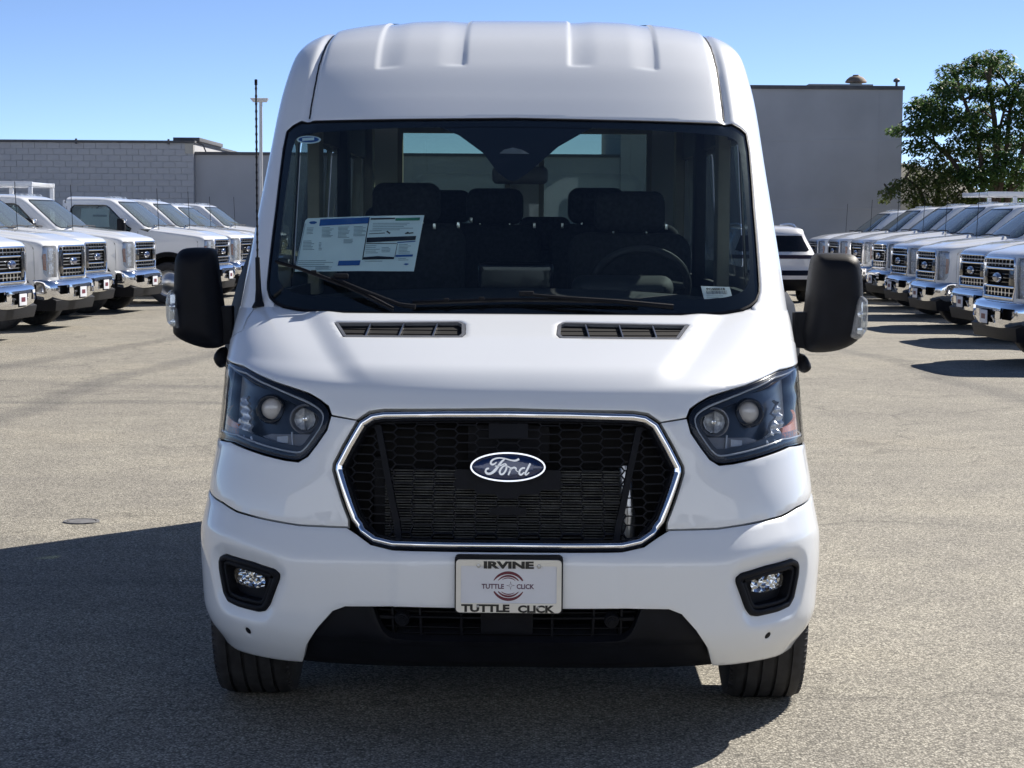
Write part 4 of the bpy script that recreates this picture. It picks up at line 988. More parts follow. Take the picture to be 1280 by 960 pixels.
# --- wheels
def tyre_wheel(parent, x, y, r, w, sgn, rim_r=.21, mat_rim=None, detail=True, name='wheel'):
    e = empty(name, (x, y, r), 0, parent=parent); h = w / 2
    prof = [(rim_r, -h * .82), (rim_r + .03, -h * .98), (r * .78, -h * 1.03), (r * .88, -h * 1.0), (r * .935, -h * .95), (r * .965, -h * .89), (r * .985, -h * .81)]
    tread = []
    gs = (-.56, -.19, .19, .56)
    xx = -h * .84
    for g in gs:
        tread += [(r, g * h - .006), (r - .010, g * h - .005), (r - .010, g * h + .005), (r, g * h + .006)]
    prof += [(r * .995, -h * .72)] + tread + [(r * .995, h * .72)] + [(a, -b) for a, b in prof[::-1]]
    nseg = 60 if detail else 28
    MB().lathe(prof, (0, 0, 0), (1, 0, 0), nseg).build('tyre', M_RUBBER, e, smooth=True, sharp=40)
    if detail:
        sp = MB()
        for k in range(90):
            a = 2 * math.pi * k / 90
            for (x0, x1) in ((-.96, -.74), (.74, .96)):
                ca, sa = math.cos(a), math.sin(a); rr_ = r * .972
                for q in (0,):
                    t = .005
                    c = Vector((0, ca * rr_, sa * rr_)); tv = Vector((0, -sa, ca)) * t; rv = Vector((0, ca, sa)) * .008
                    b = [c + Vector((x0 * h, 0, 0)) - tv - rv * (1 if abs(x0) > .9 else 0), c + Vector((x1 * h, 0, 0)) - tv - rv * (1 if abs(x1) > .9 else 0), c + Vector((x1 * h, 0, 0)) + tv - rv * (1 if abs(x1) > .9 else 0), c + Vector((x0 * h, 0, 0)) + tv - rv * (1 if abs(x0) > .9 else 0)]
                    sp.hexa([p - rv for p in b], [p + rv * .6 for p in b])
        sp.build('shoulder_lugs', M_RUBBER, e, kind='stuff')
    MB().lathe([(rim_r + .01, sgn * h * .9), (rim_r * .92, sgn * h * .8), (rim_r * .85, sgn * h * .35), (rim_r * .45, sgn * h * .55), (rim_r * .30, sgn * h * .75), (.001, sgn * h * .75)], (0, 0, 0), (1, 0, 0), 28).build('rim', mat_rim or M_SATIN, e, smooth=True)
    return e
for sg in (-1, 1):
    tyre_wheel(van, sg * .885, AX1, .36, .265, sg); tyre_wheel(van, sg * .875, AX2, .36, .25, sg)
    # arch liner
    aa = np.linspace(.0, math.pi - .15, 16); lv, lf = loft([[(sg * xx, AX1 + .43 * math.cos(a), .36 + .43 * math.sin(a)) for a in aa] for xx in (.62, .985)], closed=False); solid('arch_liner', (lv, lf), M_DARK, van)
# ================================================================ GROUND
def asphalt_mat():
    m = principled('worn_asphalt', (.13, .125, .115), .88, 0, .25); nt = m.node_tree; b = nt.nodes['Principled BSDF']; N = nt.nodes.new; K = nt.links.new
    geo = N('ShaderNodeNewGeometry'); pos = geo.outputs['Position']
    def noise(sc, det=3, rough=.5, vec=None):
        n = N('ShaderNodeTexNoise'); n.inputs['Scale'].default_value = sc; n.inputs['Detail'].default_value = det; n.inputs['Roughness'].default_value = rough
        K(vec if vec is not None else pos, n.inputs['Vector']); return n.outputs['Fac']
    def ramp(f, stops):
        r = N('ShaderNodeValToRGB'); e = r.color_ramp.elements; e[0].position, e[0].color = stops[0][0], (*stops[0][1], 1); e[1].position, e[1].color = stops[-1][0], (*stops[-1][1], 1)
        for p, c in stops[1:-1]: q = e.new(p); q.color = (*c, 1)
        K(f, r.inputs[0]); return r.outputs[0]
    def mix(a, c, f=1.0, mode='MULTIPLY'):
        x = N('ShaderNodeMix'); x.data_type = 'RGBA'; x.blend_type = mode
        if hasattr(f, 'default_value') or hasattr(f, 'links'): K(f, x.inputs[0])
        else: x.inputs[0].default_value = f
        for s, i in ((a, 6), (c, 7)):
            if isinstance(s, tuple): x.inputs[i].default_value = (*s, 1)
            else: K(s, x.inputs[i])
        return x.outputs[2]
    vo = N('ShaderNodeTexVoronoi'); vo.inputs['Scale'].default_value = 125; K(pos, vo.inputs['Vector'])
    sep = N('ShaderNodeSeparateColor'); K(vo.outputs['Color'], sep.inputs[0])
    stones = ramp(sep.outputs[0], [(0, (.19, .178, .150)), (.35, (.325, .304, .257)), (.7, (.43, .402, .340)), (1, (.65, .61, .52))])
    gap = ramp(vo.outputs['Distance'], [(.25, (1, 1, 1)), (.75, (.42, .42, .42))])
    col = mix(stones, gap)
    big = ramp(noise(.35, 5, .6), [(.30, (.84, .84, .86)), (.52, (1, 1, 1)), (.70, (1.10, 1.08, 1.05))])
    mid = ramp(noise(2.6, 4), [(.3, (.88, .88, .89)), (.65, (1.06, 1.06, 1.05))])
    col = mix(mix(col, big), mid)
    # rubbed dark patches and long sweeping tyre marks
    mp_ = N('ShaderNodeMapping'); mp_.inputs['Scale'].default_value = (.10, .55, 1); mp_.inputs['Rotation'].default_value = (0, 0, R(-24)); K(pos, mp_.inputs[0])
    st_ = ramp(noise(1.3, 3, .55, mp_.outputs[0]), [(.60, (1, 1, 1)), (.68, (.70, .71, .74)), (.76, (.62, .63, .66))]); col = mix(col, st_, .8)
    oil = ramp(noise(.9, 2, .4), [(.69, (1, 1, 1)), (.76, (.66, .66, .68))]); col = mix(col, oil, .8)
    # two long rubber streaks curving out of the truck row
    sx = N('ShaderNodeSeparateXYZ'); wob = N('ShaderNodeVectorMath'); wob.operation = 'ADD'; nw = N('ShaderNodeTexNoise'); nw.inputs['Scale'].default_value = .25; K(pos, nw.inputs['Vector']); K(pos, wob.inputs[0]); K(nw.outputs['Color'], wob.inputs[1]); K(wob.outputs[0], sx.inputs[0])
    def mth(op, a, c_):
        q = N('ShaderNodeMath'); q.operation = op
        for i, v_ in ((0, a), (1, c_)):
            if isinstance(v_, (int, float)): q.inputs[i].default_value = v_
            else: K(v_, q.inputs[i])
        return q.outputs[0]
    for (x0_, sl, qd, w_) in ((-6.55, .085, .004, .20), (-4.7, .05, .006, .16), (4.6, -.05, -.003, .15)):
        yy = mth('SUBTRACT', sx.outputs[1], 20.0); cur = mth('ADD', mth('MULTIPLY', yy, sl), mth('MULTIPLY', mth('MULTIPLY', yy, yy), qd))
        dd_ = mth('ABSOLUTE', mth('SUBTRACT', mth('SUBTRACT', sx.outputs[0], x0_ + .9), cur), 0.0)
        col = mix(col, ramp(dd_, [(w_ * .5, (.66, .67, .70)), (w_ * 1.6, (1, 1, 1))]), .75)
    # fine cracks
    wv = N('ShaderNodeVectorMath'); wv.operation = 'ADD'; ns = N('ShaderNodeTexNoise'); ns.inputs['Scale'].default_value = 1.4; K(pos, ns.inputs['Vector']); K(pos, wv.inputs[0]); K(ns.outputs['Color'], wv.inputs[1])
    cr = N('ShaderNodeTexVoronoi'); cr.feature = 'DISTANCE_TO_EDGE'; cr.inputs['Scale'].default_value = .23; K(wv.outputs[0], cr.inputs['Vector'])
    crk = ramp(cr.outputs['Distance'], [(.002, (.42, .42, .43)), (.005, (1, 1, 1))]); col = mix(col, crk, .5)
    K(col, b.inputs['Base Color'])
    bp = N('ShaderNodeBump'); bp.inputs['Strength'].default_value = .75; bp.inputs['Distance'].default_value = .004; bp.invert = True
    K(vo.outputs['Distance'], bp.inputs['Height']); K(bp.outputs[0], b.inputs['Normal'])
    return m
M_ASPH = asphalt_mat()
gx = [-900, -60, -20, 20, 60, 900]; gy = [-600, -40, 0, 40, 80, 1500]
link('ground', mesh([(x, y, 0) for y in gy for x in gx], [(j * 6 + i, j * 6 + i + 1, j * 6 + i + 7, j * 6 + i + 6) for j in range(5) for i in range(5)]), M_ASPH, kind='structure')
# low disc and ring standing in for a dark stained patch beside the van
stain_c = (-2.38, 11.43)
e = empty('asphalt_stain', (stain_c[0], stain_c[1], 0), R(8), 'flat dark round stained spot on the asphalt beside the van shadow', 'stain')
M_STAIN = noise_vary(principled('stain_dark', (.13, .13, .135), .85), 40, .7, 1.3)
MB().lathe([(.001, .006), (.075, .006), (.078, .001)], (0, 0, 0), (0, 0, 1), 24).build('stain_disc', M_STAIN, e); MB().lathe([(.083, .001), (.083, .007), (.098, .007), (.100, .001)], (0, 0, 0), (0, 0, 1), 24).build('ring', M_STAIN, e)

# ================================================================ BUILDINGS
def wall_mat(name, c, sc=1.0, streak=True):
    m = noise_vary(principled(name, c, .9, 0, .2), .6 * sc, .88, 1.06, bump=.3, bump_scale=30); return m
M_BLOCK = wall_mat('painted_block', (.53, .535, .55)); M_MORTAR = wall_mat('mortar', (.485, .49, .505)); M_STUCCO = wall_mat('grey_stucco', (.48, .485, .50))
M_COPING = noise_vary(principled('dark_coping', (.10, .10, .105), .6), 5, .8, 1.2)
M_CREAM = noise_vary(principled('cream_render', (.55, .52, .45), .9), 3, .9, 1.05)
M_RUST = noise_vary(principled('weathered_vent', (.26, .19, .14), .8), 12, .6, 1.3)
D1 = 68.0
def pxw(px, py, d):   # world point on the plane y = d
    q = CM @ np.array([(px - 640) / FPX, (480 - py) / FPX, -1.0]); return np.array([q[0] / q[1] * d, d, CAM_H + q[2] / q[1] * d])
xL = -46.0; xR = float(pxw(242, 178, D1)[0]); zT = float(pxw(120, 178, D1)[2])
bw = empty('block_building', ((xL + xR) / 2, D1, 0), 0, 'long grey concrete-block building with a thin dark roof edge', 'building')
bo = np.array([(xL + xR) / 2, D1, 0])
def wbox(x0, x1, y0, y1, z0, z1, o): return MB().box(x0 - o[0], x1 - o[0], y0 - o[1], y1 - o[1], z0 - o[2], z1 - o[2])
wbox(xL, xR, D1 + .02, D1 + 14, 0, zT, bo).build('wall', M_MORTAR, bw)
# individual blocks where they can be told apart, a joined sheet of the same blocks elsewhere
bl, bh = .397, .20
bm_proto = MB().box(0, bl - .010, -.006, .03, 0, bh - .010).build('block', M_BLOCK, bw, bevel=.004); me_block = bm_proto.data
cols = [noise_vary(principled('painted_block_%d' % i, tuple(np.array((.53, .535, .55)) * k), .9, 0, .2), .8, .92, 1.05) for i, k in enumerate((.985, 1.0, 1.02))]
blk_meshes = []
for m in cols: q = me_block.copy(); q.materials.clear(); q.materials.append(m); blk_meshes.append(q)
bm_proto.data = blk_meshes[0]; first = True; rs = random.Random(3); rest = MB(); nblk = 0
rows = int(zT / bh)
for r in range(rows):
    z = zT - (r + 1) * bh; k = 0; xe_ = xR
    if z < 0: break
    while xe_ - bl > xL:
        half = (k == 0 and r % 2 == 1); w = bl / 2 if half else bl; xa = xe_ - w; k += 1; xe_ = xa
        if xa > -17.3 and r < 13 and nblk < 290 and not half:
            o = bm_proto if first else bm_proto.copy()
            if not first: COL.objects.link(o); o.data = blk_meshes[rs.choice((0, 0, 1, 1, 2))]
            first = False; o.location = (xa - bo[0], rs.uniform(-.003, .003), z); nblk += 1
        else: rest.box(xa - bo[0], xa - bo[0] + w - .01, -.006, .02, z, z + bh - .01)
rest.build('blockwork', M_BLOCK, bw, kind='stuff')
wbox(xL, xR + .05, D1 - .08, D1 + 14, zT, zT + .075, bo).build('roof_edge', M_COPING, bw)
for x in (-14.2, -11.2, -17.6): wbox(x - .03, x + .03, D1 - .12, D1 - .05, zT - .05, zT + .12, bo).build('gutter_bracket', M_COPING, bw)
wbox(xR - .75, xR + .12, D1 + .5, D1 + 6, zT + .075, zT + .20, bo).build('parapet', M_COPING, bw, bevel=.01)
wbox(xR - .28, xR - .002, D1 - .03, D1 + 1.0, zT - .34, zT - .02, bo).build('corner_flashing', M_CREAM, bw)
MB().tube([(xR - .1 - bo[0], .3, zT + .12), (xR + .25 - bo[0], .35, zT - .05), (xR + .42 - bo[0], .4, zT - .45)], .025, 6).build('cable', M_COPING, bw, smooth=True)
# lower stucco wing
x2 = float(pxw(776, 190, D1)[0]); z2 = float(pxw(290, 193.5, D1)[2])
so = np.array([(xR + x2) / 2, D1 + .25, 0]); sw_ = empty('stucco_wing', tuple(so), 0, 'lower plain grey stucco wall joining the block building to the tall building', 'building')
wbox(xR + .01, x2 - .01, D1 + .25, D1 + 12, 0, z2, so).build('wall', M_STUCCO, sw_); wbox(xR + .01, x2 - .01, D1 + .18, D1 + 12, z2, z2 + .10, so).build('roof_edge', M_COPING, sw_)
# tall building
x3 = float(pxw(1128, 150, D1)[0]); z3 = float(pxw(1040, 107, D1)[2])
to = np.array([(x2 + x3) / 2, D1, 0]); tb = empty('tall_building', tuple(to), R(0), 'tall plain grey stucco building with a tan mushroom vent on its roof', 'building')
wbox(x2, x3, D1, D1 + 15, 0, z3 - .12, to).build('wall', M_STUCCO, tb)
for zz_ in (2.15, 4.35):   # faint horizontal pour lines stand a few millimetres proud
    wbox(x2 + .01, x3 - .01, D1 - .006, D1 + .01, zz_, zz_ + .09, to).build('band', M_STUCCO, tb, bevel=.003)
wbox(x2 - .05, x3 + .05, D1 - .07, D1 + 15.05, z3 - .12, z3, to).build('roof_edge', M_COPING, tb)
wbox(x3 - .75, x3 - .68, D1 - .012, D1 + .01, 0, z3 - .13, to).build('joint', M_STUCCO, tb)
va = pxw(1070, 100, D1 + 1); ve = empty('roof_vent', parent=tb); vo_ = (va[0] - to[0], 1.0, z3)
MB().lathe([(.20, 0), (.20, .16), (.17, .17)], vo_, (0, 0, 1), 16).build('vent_base', M_CREAM, ve, smooth=True)
MB().lathe([(.17, .15), (.34, .16), (.36, .19), (.30, .28), (.20, .36), (.12, .38), (.10, .42), (.001, .43)], vo_, (0, 0, 1), 14).build('vent_cap', M_RUST, ve, smooth=True, sharp=50)
wbox(va[0] - 1.6, va[0] + .5, D1 + .6, D1 + 2.4, z3, z3 + .09, to).build('roof_curb', M_CREAM, tb)
pa = pxw(1118, 100, D1 + 1); MB().lathe([(.04, 0), (.04, .16), (.10, .17), (.11, .24), (.05, .29), (.001, .30)], (pa[0] - to[0], .6, z3), (0, 0, 1), 10).build('roof_pipe', M_COPING, tb, smooth=True)
# light pole in front of the stucco wing
pl = pxw(326.5, 300, 60.0); pt = pxw(323.5, 125, 60.0); pe_ = empty('light_pole', (pl[0], 60, 0), 0, 'slim pale steel lamp post with a flat head in front of stucco wall', 'lamp post')
M_POLE = noise_vary(principled('pale_pole', (.62, .63, .64), .5), 4, .85, 1.0)
MB().tube([(0, 0, 0), (0, 0, pt[2])], [.06, .045], 12).build('pole', M_POLE, pe_, smooth=True); MB().box(-.16, .16, -.16, .16, 0, .30).build('base', M_POLE, pe_, bevel=.01)
hd = MB().hexa([(-.22, -.12, pt[2] - .06), (.16, -.12, pt[2] - .06), (.16, .12, pt[2] - .06), (-.22, .12, pt[2] - .06)], [(-.30, -.15, pt[2] + .05), (.22, -.15, pt[2] + .05), (.22, .15, pt[2] + .05), (-.30, .15, pt[2] + .05)]).build('lamp_head', M_POLE, pe_, bevel=.015)

# ================================================================ TRUCKS
_TW = np.array([[.3, .97], [.6, 1.0], [1.0, 1.005], [1.3, .995], [1.45, .975], [1.6, .94], [1.8, .885], [2.0, .83], [2.2, .80]])
def TWZ(z): return pchip(_TW[:, 0], _TW[:, 1], np.asarray(z, float))
def tst(rows): return [(y, z, float(TWZ(z - H)), G, H, K) for (y, z, G, H, K) in rows]
TLOW = Surf(tst([(.13, .70, .26, 0, 1), (.12, .80, .26, 0, 1), (.12, 1.22, .27, .0, 1), (.14, 1.285, .29, .01, 1), (.20, 1.335, .30, .03, 1), (.34, 1.375, .30, .06, 1), (.62, 1.415, .22, .08, 1), (.95, 1.45, .13, .08, 1), (1.32, 1.49, .06, .08, 1)]))
def t_disp(P):
    ax = np.abs(P[:, 0]); y = P[:, 1]; m = sstep(.25, .6, y) * sstep(1.30, 1.36, P[:, 2])
    return m * (.03 * sstep(.60, .50, ax) - .018 * np.exp(-((ax - .66) / .07) ** 2) - .02 * sstep(.34, .28, ax) * sstep(.16, .24, ax) * 0)
TLOW.disp = t_disp
TUP = Surf(tst([(1.28, 1.47, .30, 0, 1), (1.63, 1.74, .27, 0, 1), (1.97, 1.98, .22, 0, 1), (2.07, 2.035, .20, .02, 1), (2.25, 2.075, .12, .07, 1), (2.55, 2.095, .04, .11, 1), (3.05, 2.10, 0, .13, 1)]))
def xz(surf, pts): return surf.solve(np.array(pts, float), lambda P: np.stack([P[:, 0], P[:, 2]], 1), grid=(-1.0, 1.0))
def slab(o, name, q, y0, y1, mat, bevel=.006):
    return MB().add(*loft([[(a, y0, b) for a, b in q], [(a, y1, b) for a, b in q]])).build(name, mat, o, bevel=bevel)
def make_truck(rack):
    t = empty('heavy_truck')
    gr = xz(TLOW, [(-.60, .775), (.60, .775), (.66, .90), (.66, 1.215), (.60, 1.275), (-.60, 1.275), (-.66, 1.215), (-.66, .90)])
    hl = {s: side(xz(TLOW, [(.68, .80), (.93, .80), (.975, .86), (.985, 1.10), (.97, 1.255), (.93, 1.275), (.68, 1.275)]), s) for s in (-1, 1)}
    top = TLOW.vmax
    panel_obj('bonnet', TLOW, [np.array([(-1, .0), (1, .0), (1, top), (-1, top)]), gr, hl[-1] * [1, 1], hl[1]], M_TRUCKW, t, spacing=.045, thick=.02)
    # grille
    ge = empty('truck_grille', parent=t)
    slab(ge, 'recess', [(-.66, .78), (.66, .78), (.66, 1.28), (-.66, 1.28)], .22, .24, M_DARK, 0)
    G1 = densify(ccw(gr * [LW, 1]), .05); P, n = TLOW.at(inset(G1, .02)[:, 0] / LW, inset(G1, .02)[:, 1]); solid('chrome_frame', sweep(P, n, [(-.020, -.03), (-.018, .008), (.0, .014), (.014, .006), (.016, -.03)]), M_CHROME, ge)
    def gbar(x0, x1, z0, z1, mat=M_CHROME, off=.0, nm='chrome_bar', th=.03): panel_obj(nm, TLOW, [xz(TLOW, [(x0, z0), (x1, z0), (x1, z1), (x0, z1)])], mat, ge, spacing=.12, off=off, thick=th, roll=.004, roll_w=.008)
    for z in (.912, 1.128): gbar(-.62, .62, z, z + .022)
    for z in (.975, 1.025, 1.07): gbar(-.61, .61, z, z + .012, M_SATIN if rack else M_GLOSSBLK, -.015, 'thin_bar')
    for z in (.855, 1.195): gbar(-.61, .61, z - .006, z + .008, M_SATIN, -.008, 'thin_bar')
    for k in range(-4, 5):
        x = k * .145
        for (a, b) in ((.82, .905), (1.165, 1.25)): gbar(x - .013, x + .013, a, b, M_CHROME, -.004, 'thin_bar', .02)
    for s in (-1, 1): gbar(*sorted((s * .44, s * .63)), .85 if rack else .945, 1.20 if rack else 1.125, M_GLOSSBLK, .004, 'grille_cheek')
    bd = empty('oval_badge', parent=ge); Pb_, nb_ = TLOW.at([0.], [TLOW.v_at(1.03)], .02)
    solid('badge_rim', pillow(oval(.135, .060, 32), Pb_[0] + [0, .01, 0], (1, 0, 0), (0, 0, 1), (0, -1, 0), .02, .03, .02, .04), M_CHROME, bd)
    solid('badge_field', pillow(oval(.122, .050, 32), Pb_[0] + [0, -.006, 0], (1, 0, 0), (0, 0, 1), (0, -1, 0), .010, .03, .005, .04), M_BLUE, bd)
    for s in (-1, 1):
        h = empty('headlamp', parent=t); H0 = hl[s]
        panel_obj('housing', TLOW, [H0], M_SATIN, h, spacing=.06, off=-.05, thick=0)
        for (x0, x1, z0, z1) in ((.72, .85, .845, 1.015), (.72, .85, 1.055, 1.235)):
            q = [(s * x0, z0), (s * x1, z0), (s * x1, z1), (s * x0, z1)]; panel_obj('reflector', TLOW, [xz(TLOW, q)], M_BOWL, h, spacing=.03, off=-.035, thick=.02, extra=lambda P, S, v: .012 * np.sin(S * 90) * np.cos(v * 80))
        q = [(s * .70, 1.02), (s * .94, 1.02), (s * .94, 1.05), (s * .70, 1.05)]; panel_obj('light_bar', TLOW, [xz(TLOW, q)], M_CLEAR, h, spacing=.06, off=-.02, thick=.02)
        q = [(s * .925, .90), (s * .970, .92), (s * .975, 1.10), (s * .965, 1.15), (s * .925, 1.15)]; panel_obj('side_marker', TLOW, [xz(TLOW, q)], M_AMBER, h, spacing=.05, off=-.015, thick=.01)
        panel_obj('lens', TLOW, [H0], M_CLEAR, h, spacing=.06, off=-.002, thick=0)
    # bumper
    B = Surf([(.075, .44, .93, .26, 0, 1), (.02, .50, .99, .28, 0, 1), (.0, .56, 1.01, .30, 0, 1), (.0, .66, 1.01, .30, 0, 1), (.03, .735, 1.01, .30, 0, 1), (.11, .765, 1.0, .26, 0, 1)])
    be = empty('bumper', parent=t)
    bx_ = lambda pts: B.solve(np.array(pts, float), lambda P: np.stack([P[:, 0], P[:, 2]], 1), grid=(-1, 1))
    holes_ = [bx_([(-.30, .50), (.30, .50), (.34, .64), (-.34, .64)])] + [side(bx_([(.50, .555), (.80, .55), (.87, .60), (.87, .68), (.52, .685)]), s) for s in (-1, 1)]
    panel_obj('bumper_bar', B, [np.array([(-1.04, 0), (1.04, 0), (1.04, B.vmax), (-1.04, B.vmax)])] + holes_, M_CHROME, be, spacing=.04, thick=.03)
    panel_obj('bumper_back', B, [np.array([(-.98, .02), (.98, .02), (.98, B.vmax - .02), (-.98, B.vmax - .02)])], M_DARK, be, spacing=.1, off=-.09, thick=0)
    for s in (-1, 1):
        MB().lathe([(.045, 0), (.045, .03), (.001, .035)], (s * .68, .14, .615), (0, -1, 0), 14).build('fog_lamp', M_REFL, be, smooth=True)
        MB().tube([(s * .22, .10, .50), (s * .22, .02, .52), (s * .22, .0, .57), (s * .22, .10, .60)], .022, 8).build('tow_hook', M_SATIN, be, smooth=True)
    V = [(-.90, .10, .30), (.90, .10, .30), (.97, .45, .30), (-.97, .45, .30)]; MB().hexa(V, [(-.94, .07, .46), (.94, .07, .46), (.99, .45, .62), (-.99, .45, .62)]).build('air_dam', M_BLACKPL, t, bevel=.01)
    MB().box(-.12, .12, -.035, -.01, .47, .66).build('plate_bracket', M_BLACKPL, t, bevel=.004); MB().box(-.152, .152, -.045, -.036, .49, .645).build('dealer_plate', M_PLATEW, t, bevel=.003)
    MB().box(-.08, .08, -.048, -.0465, .54, .60).build('plate_print', M_MAROON, t)
    # sides
    zl = np.linspace(.62, 1.30, 8); fy_ = np.interp(zl, TLOW.st[:, 1], TLOW.st[:, 0] + TLOW.st[:, 3]) + .002
    vv_ = np.linspace(TLOW.v[3], TLOW.vmax, 14); Pt = TLOW.base(np.ones(14), vv_)
    vu = np.linspace(0, TUP.vmax, 16); Pu = TUP.base(np.ones(16), vu)
    ol = [(a, b) for a, b in zip(fy_, zl) if b < 1.27] + [(p[1] + .002, p[2]) for p in Pt] + [(p[1], p[2]) for p in Pu if p[1] > Pt[-1, 1] + .03] + [(3.10, 1.95), (3.12, 1.4), (3.12, .55)]
    ol += [(1.56, .50)] + [(.98 + .53 * math.cos(a), .44 + .53 * math.sin(a)) for a in np.linspace(.05, math.pi - .25, 12)]
    dw = np.array([(1.72, 1.47), (1.80, 1.52), (2.18, 1.88), (2.26, 1.92), (2.88, 1.92), (2.94, 1.86), (2.96, 1.44), (1.74, 1.42)])
    for s in (-1, 1):
        V2, T2, _ = cdt_fill([np.array(ol), dw], .12); P = np.stack([TWZ(V2[:, 1]) * s, V2[:, 0], V2[:, 1]], 1); link('cab_side', mesh(P, T2 if s > 0 else T2[:, ::-1], smooth=True), M_TRUCKW, t)
        V2, T2, _ = cdt_fill([dw], .12); P = np.stack([(TWZ(V2[:, 1]) - .006) * s, V2[:, 0], V2[:, 1]], 1); link('door_window', mesh(P, T2, smooth=True), M_TRGLASS, t)
        fr = densify(ccw(dw), .08); P = np.stack([TWZ(fr[:, 1]) * s, fr[:, 0], fr[:, 1]], 1); solid('window_trim', sweep(P, np.repeat([[s, 0, 0]], len(P), 0), [(-.012, -.02), (-.012, .004), (.012, .004), (.012, -.02)]), M_GLOSSBLK, t)
        # dark arch flare
        a_ = np.linspace(-.10, math.pi + .02, 22); P = np.stack([np.full(22, s * 1.0), .98 + .545 * np.cos(a_), .44 + .545 * np.sin(a_)], 1); solid('arch_flare', sweep(P, np.repeat([[s, 0, 0]], 22, 0), [(-.05, -.05), (-.05, .025), (.03, .045), (.045, .0), (.045, -.05)], closed=False), M_BLACKPL, t)
        aa = np.linspace(-.1, math.pi + .1, 16); solid('arch_liner', loft([[(s * xx, .98 + .535 * math.cos(a), .44 + .535 * math.sin(a)) for a in aa] for xx in (.66, .985)], closed=False), M_DARK, t)
        MB().tube([(s * .97, 1.65, .48), (s * .97, 3.0, .48)], .05, 8).build('side_step', M_BLACKPL, t, smooth=True)
        MB().box(*sorted((s * 1.0, s * 1.03)), 2.75, 2.97, 1.16, 1.20).build('door_handle', M_BLACKPL, t, bevel=.006)
        for y in (1.58, 3.03):
            zs = np.linspace(.56, 1.42 if y < 2 else 1.9, 12); P = np.stack([TWZ(zs) * s, np.full(12, y), zs], 1); solid('door_seam', sweep(P, np.repeat([[s, 0, 0]], 12, 0), [(-.004, -.004), (-.004, .0008), (.004, .0008), (.004, -.004)], closed=False), M_DARK, t)
        m = empty('tow_mirror', parent=t)
        solid('mirror_head', pillow(rrect(s * 1.25, 1.50, .10, .17, .04), (0, 1.84, 0), (1, 0, 0), (0, 0, 1), (0, -1, 0), .09, .08, .05, .03), M_BLACKPL, m); MB().box(*sorted((s * 1.17, s * 1.33)), 1.735, 1.76, 1.58, 1.65).build('mirror_cap', M_CHROME, m, bevel=.01)
        MB().box(*sorted((s * .94, s * 1.22)), 1.82, 1.88, 1.42, 1.46).build('mirror_arm', M_BLACKPL, m, bevel=.008); MB().box(*sorted((s * .94, s * 1.22)), 1.82, 1.88, 1.52, 1.56).build('mirror_arm', M_BLACKPL, m, bevel=.008)
    # cab top
    w_ = xz(TUP, [(-.86, 1.50), (.86, 1.50), (.89, 1.54), (.75, 1.96), (.70, 1.995), (-.70, 1.995), (-.75, 1.96), (-.89, 1.54)])
    panel_obj('roof', TUP, [np.array([(-1, 0), (1, 0), (1, TUP.vmax), (-1, TUP.vmax)]), w_], M_TRUCKW, t, spacing=.07, thick=.02)
    panel_obj('windscreen', TUP, [w_], M_TRGLASS, t, spacing=.09, off=-.006, thick=0)
    wl = densify(ccw(w_ * [LW, 1]), .06); P, n = TUP.at(wl[:, 0] / LW, wl[:, 1]); solid('windscreen_trim', sweep(P, n, [(-.012, -.02), (-.012, .002), (.012, .002), (.012, -.02)]), M_GLOSSBLK, t)
    for x in (-.52, -.17, 0, .17, .52): MB().hexa([(x - .055, 2.22, 2.07), (x + .055, 2.22, 2.07), (x + .05, 2.36, 2.08), (x - .05, 2.36, 2.08)], [(x - .035, 2.25, 2.105), (x + .035, 2.25, 2.105), (x + .03, 2.33, 2.11), (x - .03, 2.33, 2.11)]).build('roof_marker', M_CLEAR, t, bevel=.004)
    MB().tube([(-.83, 1.20, 1.40), (-.83, 1.24, 2.26)], .006, 5).build('aerial', M_BLACKPL, t)
    for (x0, x1) in ((-.82, -.05), (.0, .78)): MB().tube([(x0, 1.30, 1.53), ((x0 + x1) / 2, 1.31, 1.545), (x1, 1.30, 1.53)], .012, 6).build('wiper', M_BLACKPL, t, smooth=True)
    MB().box(-.84, .84, 3.08, 3.12, 1.36, 2.02).build('cab_back', M_TRUCKW, t, bevel=.01); MB().box(-.95, .95, 1.6, 3.1, .50, .55).build('floor', M_DARK, t); MB().box(-.95, .95, 3.06, 3.10, .55, 1.40).build('cab_rear_panel', M_TRUCKW, t)
    v_, f_ = loft([[(x, y, z) for x in np.linspace(-.9, .9, 7)] for (y, z) in ((1.32, 1.42), (1.65, 1.46), (1.82, 1.38), (1.82, .9))], closed=False); solid('dash', (v_, f_), M_TRIM, t)
    for x in (-.45, .45):
        se = empty('seat', parent=t); solid('backrest', pillow(rrect(x, 1.30, .27, .36, .08), (0, 2.7, 0), (1, 0, 0), (0, 0, 1), (0, -1, 0), .06, .08, .1, .08), M_SEAT, se); solid('headrest', pillow(rrect(x, 1.76, .15, .09, .05), (0, 2.72, 0), (1, 0, 0), (0, 0, 1), (0, -1, 0), .05, .06, .06, .05), M_SEAT, se)
    # frame, wheels, body
    MB().box(-.45, .45, .5, 6.0, .52, .68).build('chassis', M_DARK, t); MB().box(-.6, .6, .55, 1.6, .62, 1.22).build('engine', M_DARK, t)
    for s in (-1, 1):
        tyre_wheel(t, s * .87, .98, .415, .26, s, .25, M_SATIN, False); tyre_wheel(t, s * .86, 4.35, .415, .28, s, .25, M_SATIN, False)
    bx0 = empty('truck_body', parent=t)
